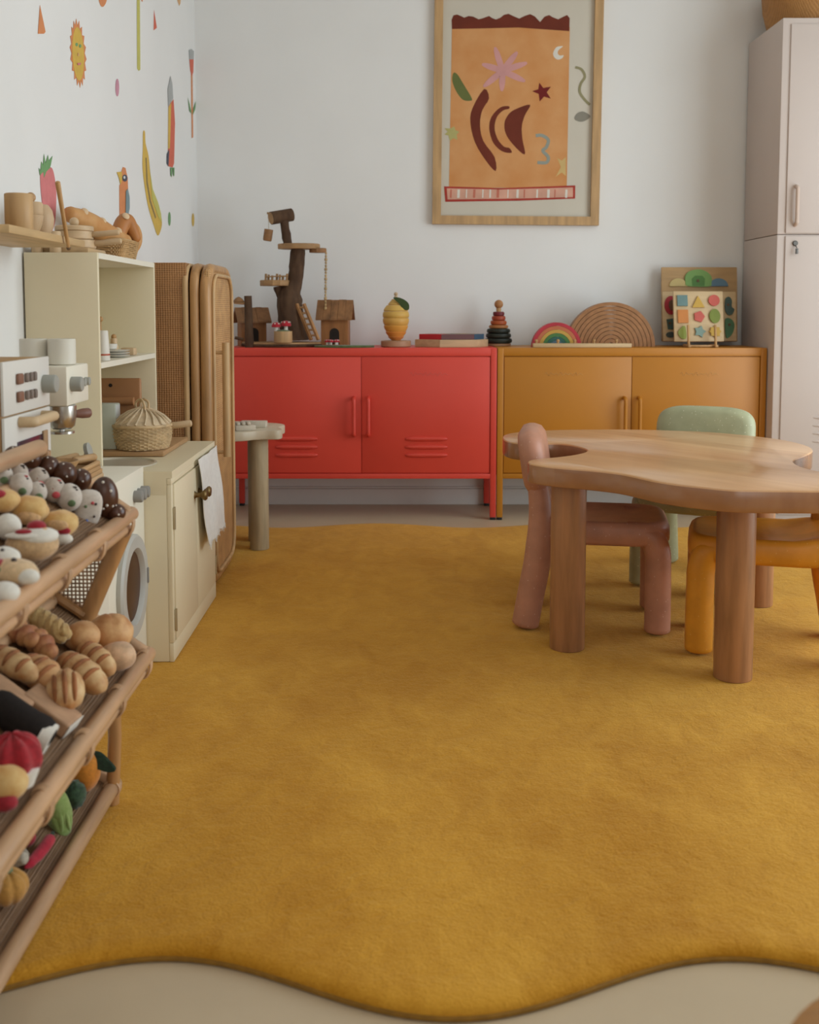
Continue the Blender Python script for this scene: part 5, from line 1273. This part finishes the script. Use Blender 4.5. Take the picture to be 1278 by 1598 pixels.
for i, (x, y, r, lab) in enumerate(((4, 742, .016, 'pale nougat bonbon cut by left frame edge'), (28, 740, .017, 'pale nougat bonbon, back one left of centre'), (32, 758, .019, 'pale nougat bonbon with pink fleck at front left'),
                                    (60, 748, .018, 'pale nougat bonbon below the middle truffle'), (58, 768, .016, 'pale nougat bonbon in the middle of two rows'), (84, 764, .019, 'pale nougat bonbon with green fleck in row centre'), (108, 776, .021, 'pale nougat bonbon beside the flecked slice'))):
    food('nougat_bonbon', lab, 'sweet', x, y, TR1, (r, r, r * 1.1), (nou2, nou)[i % 2], fn=lump(i + 9, .06),
         extra=[('fleck', (.55, -.30, .77), (.0045, .0015, .002), (blackd, pinkd)[i % 3 == 2]), ('fleck', (.70, -.35, .60), (.003, .0012, .0015), blackd), ('fleck', (.45, -.85, -.30), (.007, .004, .006), (greend, pinkd)[i % 2])], group='nougat bonbons in the top tray')
food('nougat_slice', 'large pale slice with red and blue flecks against top rail', 'sweet', 137, 794, TR1, (.023, .014, .034), nou2, M=RX(.2) @ RZ(.5) @ RY(.25), fn=lambda d: 1 / max(abs(d.x) ** 4 + abs(d.y) ** 4 + abs(d.z) ** 3, .5) ** .2,
     extra=[('fleck', (.1, -1.0, .45), .0028, pinkd), ('fleck', (.35, -1.0, .4), .0024, blackd), ('fleck', (-.35, -1.0, .25), .0028, greend), ('fleck', (-.1, -1.0, -.5), .003, felt('fleck_blue', (.10, .16, .40))), ('fleck', (.4, -1.0, -.25), .0022, blackd)])
cust = felt('custard', (.70, .48, .20), .12, scale=10, col2=(.58, .29, .075)); custd = felt('pastry', (.60, .36, .17), .15)
redj, cream_ = felt('jam', (.33, .012, .022)), felt('cream', (.74, .70, .62), .04)
food('custard_puff', 'yellow custard puff in the middle of the top tray', 'pastry', 46, 796, TR1, (.029, .026, .022), cust, fn=lump(3, .12), extra=[('fold', (.1, -.6, -.35), (.020, .016, .012), custd)])
food('jam_puff', 'yellow puff with red jam and cream beside top rail', 'pastry', 92, 818, TR1, (.030, .026, .022), cust, fn=lump(5, .12), extra=[('jam', (.30, -.72, -.30), (.015, .007, .007), redj), ('cream', (.35, -.75, -.85), (.017, .010, .009), cream_), ('fold', (.1, -.75, .1), (.018, .010, .009), custd)])
food('jam_tart', 'yellow tart with red jam at the left frame edge', 'pastry', 4, 782, TR1, (.026, .024, .018), cust, fn=lump(8, .1), extra=[('jam', (-.1, -.5, .65), (.013, .011, .008), redj)])
food('cream_ball', 'small round white cream ball below the red jam tart', 'pastry', 12, 822, TR1, .019, cream_)
t_, c_ = food('berry_pie', 'round pie with white petal and red berries by top rail', 'pastry', 50, 850, TR1, (.037, .035, .024), felt('pie', (.58, .38, .20), .12), fn=lump(2, .05),
     extra=[('rim', (.25, -.1, .55), (.030, .028, .012), cream_), ('petal', (-.12, -.55, .72), (.027, .014, .005), cream_), ('berry', (-.12, -.58, .95), (.012, .008, .004), redj), ('berry', (.16, .1, 1.05), (.014, .012, .009), redj), ('filling', (.5, -.1, .7), (.010, .016, .008), cust)])
food('custard_bun', 'small cream bun at left edge between pie and biscuit', 'pastry', 6, 872, TR1, (.022, .020, .017), cream_, fn=lump(4, .08), extra=[('raisin', (.1, -.5, .8), .003, blackd)])
food('felt_biscuit', 'beige felt biscuit with red icing at left of top tray', 'pastry', 20, 893, TR1, (.034, .030, .018), felt('biscuit', (.66, .46, .26), .12), fn=lump(6, .08),
     extra=[('red_icing', (-.55, -.3, .75), (.012, .016, .006), redj), ('raisin', (.12, -.2, .95), .004, blackd), ('cream_edge', (.75, -.55, -.1), (.016, .012, .010), cream_), ('sprinkle', (-.3, -.75, .45), .004, greend)])
food('cream_ball', 'white cream swirl low at left end of top rail', 'pastry', 6, 925, TR1, (.020, .018, .014), cream_)

# middle tray: breads
tan = felt('bun', (.70, .42, .19), .2, scale=8, col2=(.42, .16, .045), rough=.6, sheen=.1)
tanl = felt('bun_pale', (.72, .50, .25), .15, scale=9, col2=(.47, .20, .06), rough=.6, sheen=.1)
brn = felt('crust_red', (.30, .08, .03), .25, scale=9, col2=(.58, .29, .11), rough=.6, sheen=.1)
def croissant(lab, x, y, L_, r, ang, m, seg=5, tr=TR2):
    c = put(x, y, tr, r); t = thing('croissant', lab, 'bread', tuple(c))
    d = Vector((math.cos(ang), math.sin(ang), -.35 * math.cos(ang))).normalized(); s_ = Vector((-d.y, d.x, 0))
    for k in range(seg):
        u = (k + .5) / seg * 2 - 1; q = c + d * (u * L_) + s_ * (-.25 * L_ * u * u)
        rr = r * (1 - .5 * u * u); rot = Vector((1, 0, 0)).rotation_difference(d).to_matrix().to_4x4()
        part('fold', MB().ball(q, (L_ / seg * 1.55, rr, rr), 14, 10, None, rot), m, t, angle=75)
croissant('red brown croissant in left part of middle tray', 58, 1000, .045, .021, -.5, brn)
croissant('dark croissant behind the red brown one', 28, 985, .04, .02, -.3, brn)
def twist(lab, x, y, L_, r, ang, m, tr=TR2):
    c = put(x, y, tr, r); t = thing('twisted_loaf', lab, 'bread', tuple(c)); d = Vector((math.cos(ang), math.sin(ang), -.4 * math.cos(ang))).normalized()
    a = Vector((0, 0, 1)); a = (a - d * a.dot(d)).normalized(); b = d.cross(a)
    for ph in (0, 2.09, 4.19):
        part('strand', MB().tube([c + d * ((i / 24 * 2 - 1) * L_) + (a * math.cos(ph + i * .55) + b * math.sin(ph + i * .55)) * r * .5 * (1 - .5 * (i / 12 - 1) ** 4) for i in range(25)], r * .55, 8, rnd=.7), m, t)
twist('braided golden loaf at the back of middle tray', 70, 972, .045, .020, -.45, felt('braid', (.56, .38, .15), .2, scale=30, rough=.7, col2=(.42, .23, .07)))
food('round_bun', 'large round golden bun at far corner of middle tray', 'bread', 172, 988, TR2, (.034, .032, .030), tan, fn=lambda d: 1 + .05 * noise.noise(d * 2) - .05 * math.exp(-((d.x * .8 + d.y * .5) * 9) ** 2), lift=.004, n=36)
food('round_bun', 'smaller shaded bun left of the large round bun', 'bread', 128, 993, TR2, (.027, .026, .022), tan, fn=lump(12, .06))
food('bread_roll', 'pale pinkish roll directly below the large round bun', 'bread', 184, 1024, TR2, (.027, .024, .022), felt('roll_pink', (.66, .42, .25), .15, scale=14, rough=.6), fn=lump(13, .06))
def roll(lab, x, y, rad, M, m, cut=True):
    t, c = food('bread_roll', lab, 'bread', x, y, TR2, rad, m, M=M, fn=lambda d: (1 + .05 * noise.noise(d * 2 + Vector((x, 0, 0)))) * (1 - .12 * math.exp(-((d.x * 5) ** 2)) - .10 * math.exp(-(((d.x - .5) * 6) ** 2)) - .10 * math.exp(-(((d.x + .5) * 6) ** 2))), n=32)
    n_ = TR2[1]; R = Vector(rad) * 1.18
    for u in (-.5, 0, .5):
        k = math.sqrt(1 - u * u); P = []
        for q in range(7):
            a = -.9 + q * .3; P.append(c + (M @ Vector((R.x * u * .93, R.y * k * math.sin(a - .5) * .93, R.z * k * math.cos(a - .5) * .93))))
        part('score', MB().tube(P, [.0012, .003, .004, .004, .004, .003, .0012], 6), felt('score', (.34, .12, .035), .2, scale=9, rough=.7, sheen=.05), t)
    return t
roll('ridged golden roll next to the pale pinkish roll', 150, 1028, (.038, .020, .020), RZ(-.6) @ RY(.35), tanl)
roll('long golden roll in the middle of the front row', 128, 1050, (.045, .024, .022), RZ(-.55) @ RY(.35), tanl)
roll('split golden roll against the middle rail', 100, 1078, (.026, .038, .026), RZ(.35) @ RX(.25), tanl)
roll('brown plaited roll left of the split roll', 62, 1050, (.036, .026, .022), RZ(-.5) @ RY(.3), tan)
roll('long thin roll at left edge above the slabs', 20, 1035, (.045, .020, .018), RZ(-.45) @ RY(.3), tanl)
def slab(lab, x, y, sx, sy, sz, m, h, name='bread_slab', rz=0):
    c = put(x, y, TR2, h); n = TR2[1]; t = thing(name, lab, 'bread', tuple(c)); M = TR(c) @ RZ(rz) @ RY(math.atan2(n.x, n.z))
    part('body', MB().rbox((-sx, -sy, -sz), (sx, sy, sz), .004, 3).xf(M), m, t); return t, M
slm = wood('slab_tan', (.48, .28, .16), 'x', .7, .12); 
t, M = slab('flat tan wooden slab with pale sides in middle tray', 78, 1108, .042, .024, .012, slm, .015, rz=-.15)
part('pale_side', MB().rbox((.0422, -.023, -.011), (.0435, .023, .011), .0005).xf(M), cream_, t)
slab('tan wooden slab at left edge of middle tray', 14, 1086, .036, .020, .010, slm, .013, rz=-.15)
c = put(44, 1132, TR2, .022); t = thing('dark_log_cake', 'long black brown log cake lying across middle tray', 'cake', tuple(c))
dl = felt('dark_log', (.014, .009, .007), .15, sheen=0, rough=.9)
d = Vector((.85, 0, -.45)).normalized()
part('log', MB().tube([c - d * .05 + Vector((0, .012, 0)), c, c + d * .022], .0235, 18, rnd=.8), dl, t)
part('paper', MB().tube([c + d * .020 + Vector((0, -.002, -.004)), c + d * .036 + Vector((0, -.002, -.004))], [.0245, .022], 18), cream_, t)
t, c = food('felt_cupcake', 'red pleated felt cupcake with white base in middle tray', 'cake', 20, 1182, TR2, (.031, .031, .026), felt('cupcake_red', (.36, .010, .018), .15), fn=lambda d: 1 + .07 * math.cos(8 * math.atan2(d.y, d.x)), lift=.006, n=48)
part('base', MB().lathe([(.022, -.026), (.028, -.010), (.030, -.004), (.020, .0)], 24, c + Vector((.006, -.006, -.008))), cream_, t)
food('felt_pastry', 'yellow and red felt pastry below the red cupcake', 'pastry', 6, 1222, TR2, (.026, .022, .020), cust, extra=[('jam', (.2, -.7, -.7), (.018, .012, .012), redj)])

# bottom tray: fruit and vegetables
gl = felt('leaf_dark', (.02, .045, .022), .2); gp = felt('leaf_pale', (.20, .30, .07), .15, col2=(.27, .36, .12)); 
t, c = food('felt_orange', 'orange felt mandarin with dark leaf in bottom tray', 'fruit', 132, 1204, TR3, (.028, .030, .036), felt('orange', (.60, .215, .018), .1), fn=lump(3, .04), lift=.008)
lp = catmull([c + Vector(q) for q in ((.012, .008, .030), (.028, .004, .030), (.046, -.004, .018), (.058, -.010, .006), (.044, -.012, .004), (.022, -.008, .010), (.012, 0, .018))], 4)
part('leaf', MB().prism(lp, (.001, .004, .002)), gl, t)
part('stalk', MB().tube([c + Vector((0, .004, .034)), c + Vector((.006, .006, .044))], .003, 8), gl, t)
t, c = food('felt_lettuce', 'pale green felt lettuce head in bottom tray', 'vegetable', 90, 1262, TR3, (.022, .022, .046), gp, M=RY(-.2) @ RX(.25), fn=lump(5, .08), lift=.006)
for k, a in enumerate((-.8, -2.0, .4)):
    part('leaf', MB().ball(c + Vector((.011 * math.cos(a), .011 * math.sin(a), -.003)), (.006, .019, .042), 14, 10, None, RY(-.2) @ RZ(a)), gp, t, angle=75)
food('felt_broccoli', 'dark green frilly felt greens between lettuce and mandarin', 'vegetable', 116, 1240, TR3, (.020, .02, .024), felt('broccoli', (.035, .075, .035), .3), fn=lambda d: 1 + .16 * noise.noise(d * 5), n=28)
c = put(56, 1332, TR3, .011); t = thing('felt_chili', 'long red felt chili pepper beside bottom rail', 'vegetable', tuple(c))
part('body', MB().tube(catmull([c + Vector(q) for q in ((.010, .036, .004), (.010, .018, .004), (.006, -.004, .001), (.0, -.032, 0), (-.002, -.042, 0))], 5, False), [.0095] * 12 + [.0085] * 4 + [.006, .005, .004, .003, .002], 12, rnd=.6), felt('chili', (.42, .008, .03), .12), t)
part('stalk', MB().tube([c + Vector((.010, .036, .004)), c + Vector((.012, .048, .010))], [.006, .003], 8, rnd=.5), gl, t)
t, c = food('felt_mushroom', 'grey felt mushroom in bottom tray left of chili', 'vegetable', 22, 1336, TR3, (.022, .019, .015), felt('mushroom', (.30, .26, .20), .12), fn=lump(7, .1))
part('stem', MB().tube([c + Vector((.006, -.012, .0)), c + Vector((.022, -.018, .006))], [.011, .009], 12, rnd=.5), felt('mush_stem', (.50, .44, .35)), t)
food('felt_radish', 'red felt radish with dark leaves behind grey mushroom', 'vegetable', 42, 1308, TR3, .014, redj, extra=[('leaf', (-.9, .6, .5), (.014, .008, .007), gl), ('leaf', (-.4, 1.0, .7), (.007, .014, .006), gl)])
t, c = food('felt_pumpkin', 'yellow ochre felt pumpkin at left of bottom tray', 'vegetable', 12, 1384, TR3, (.030, .030, .026), felt('pumpkin', (.52, .26, .055), .1), fn=lambda d: 1 - .10 * abs(math.cos(3.5 * math.atan2(d.y, d.x))) ** 6, n=56, lift=.002)
part('stalk', MB().tube([c + Vector((0, 0, .022)), c + Vector((.002, -.004, .034))], [.008, .007], 10, rnd=.4), felt('stalk', (.10, .22, .12)), t)
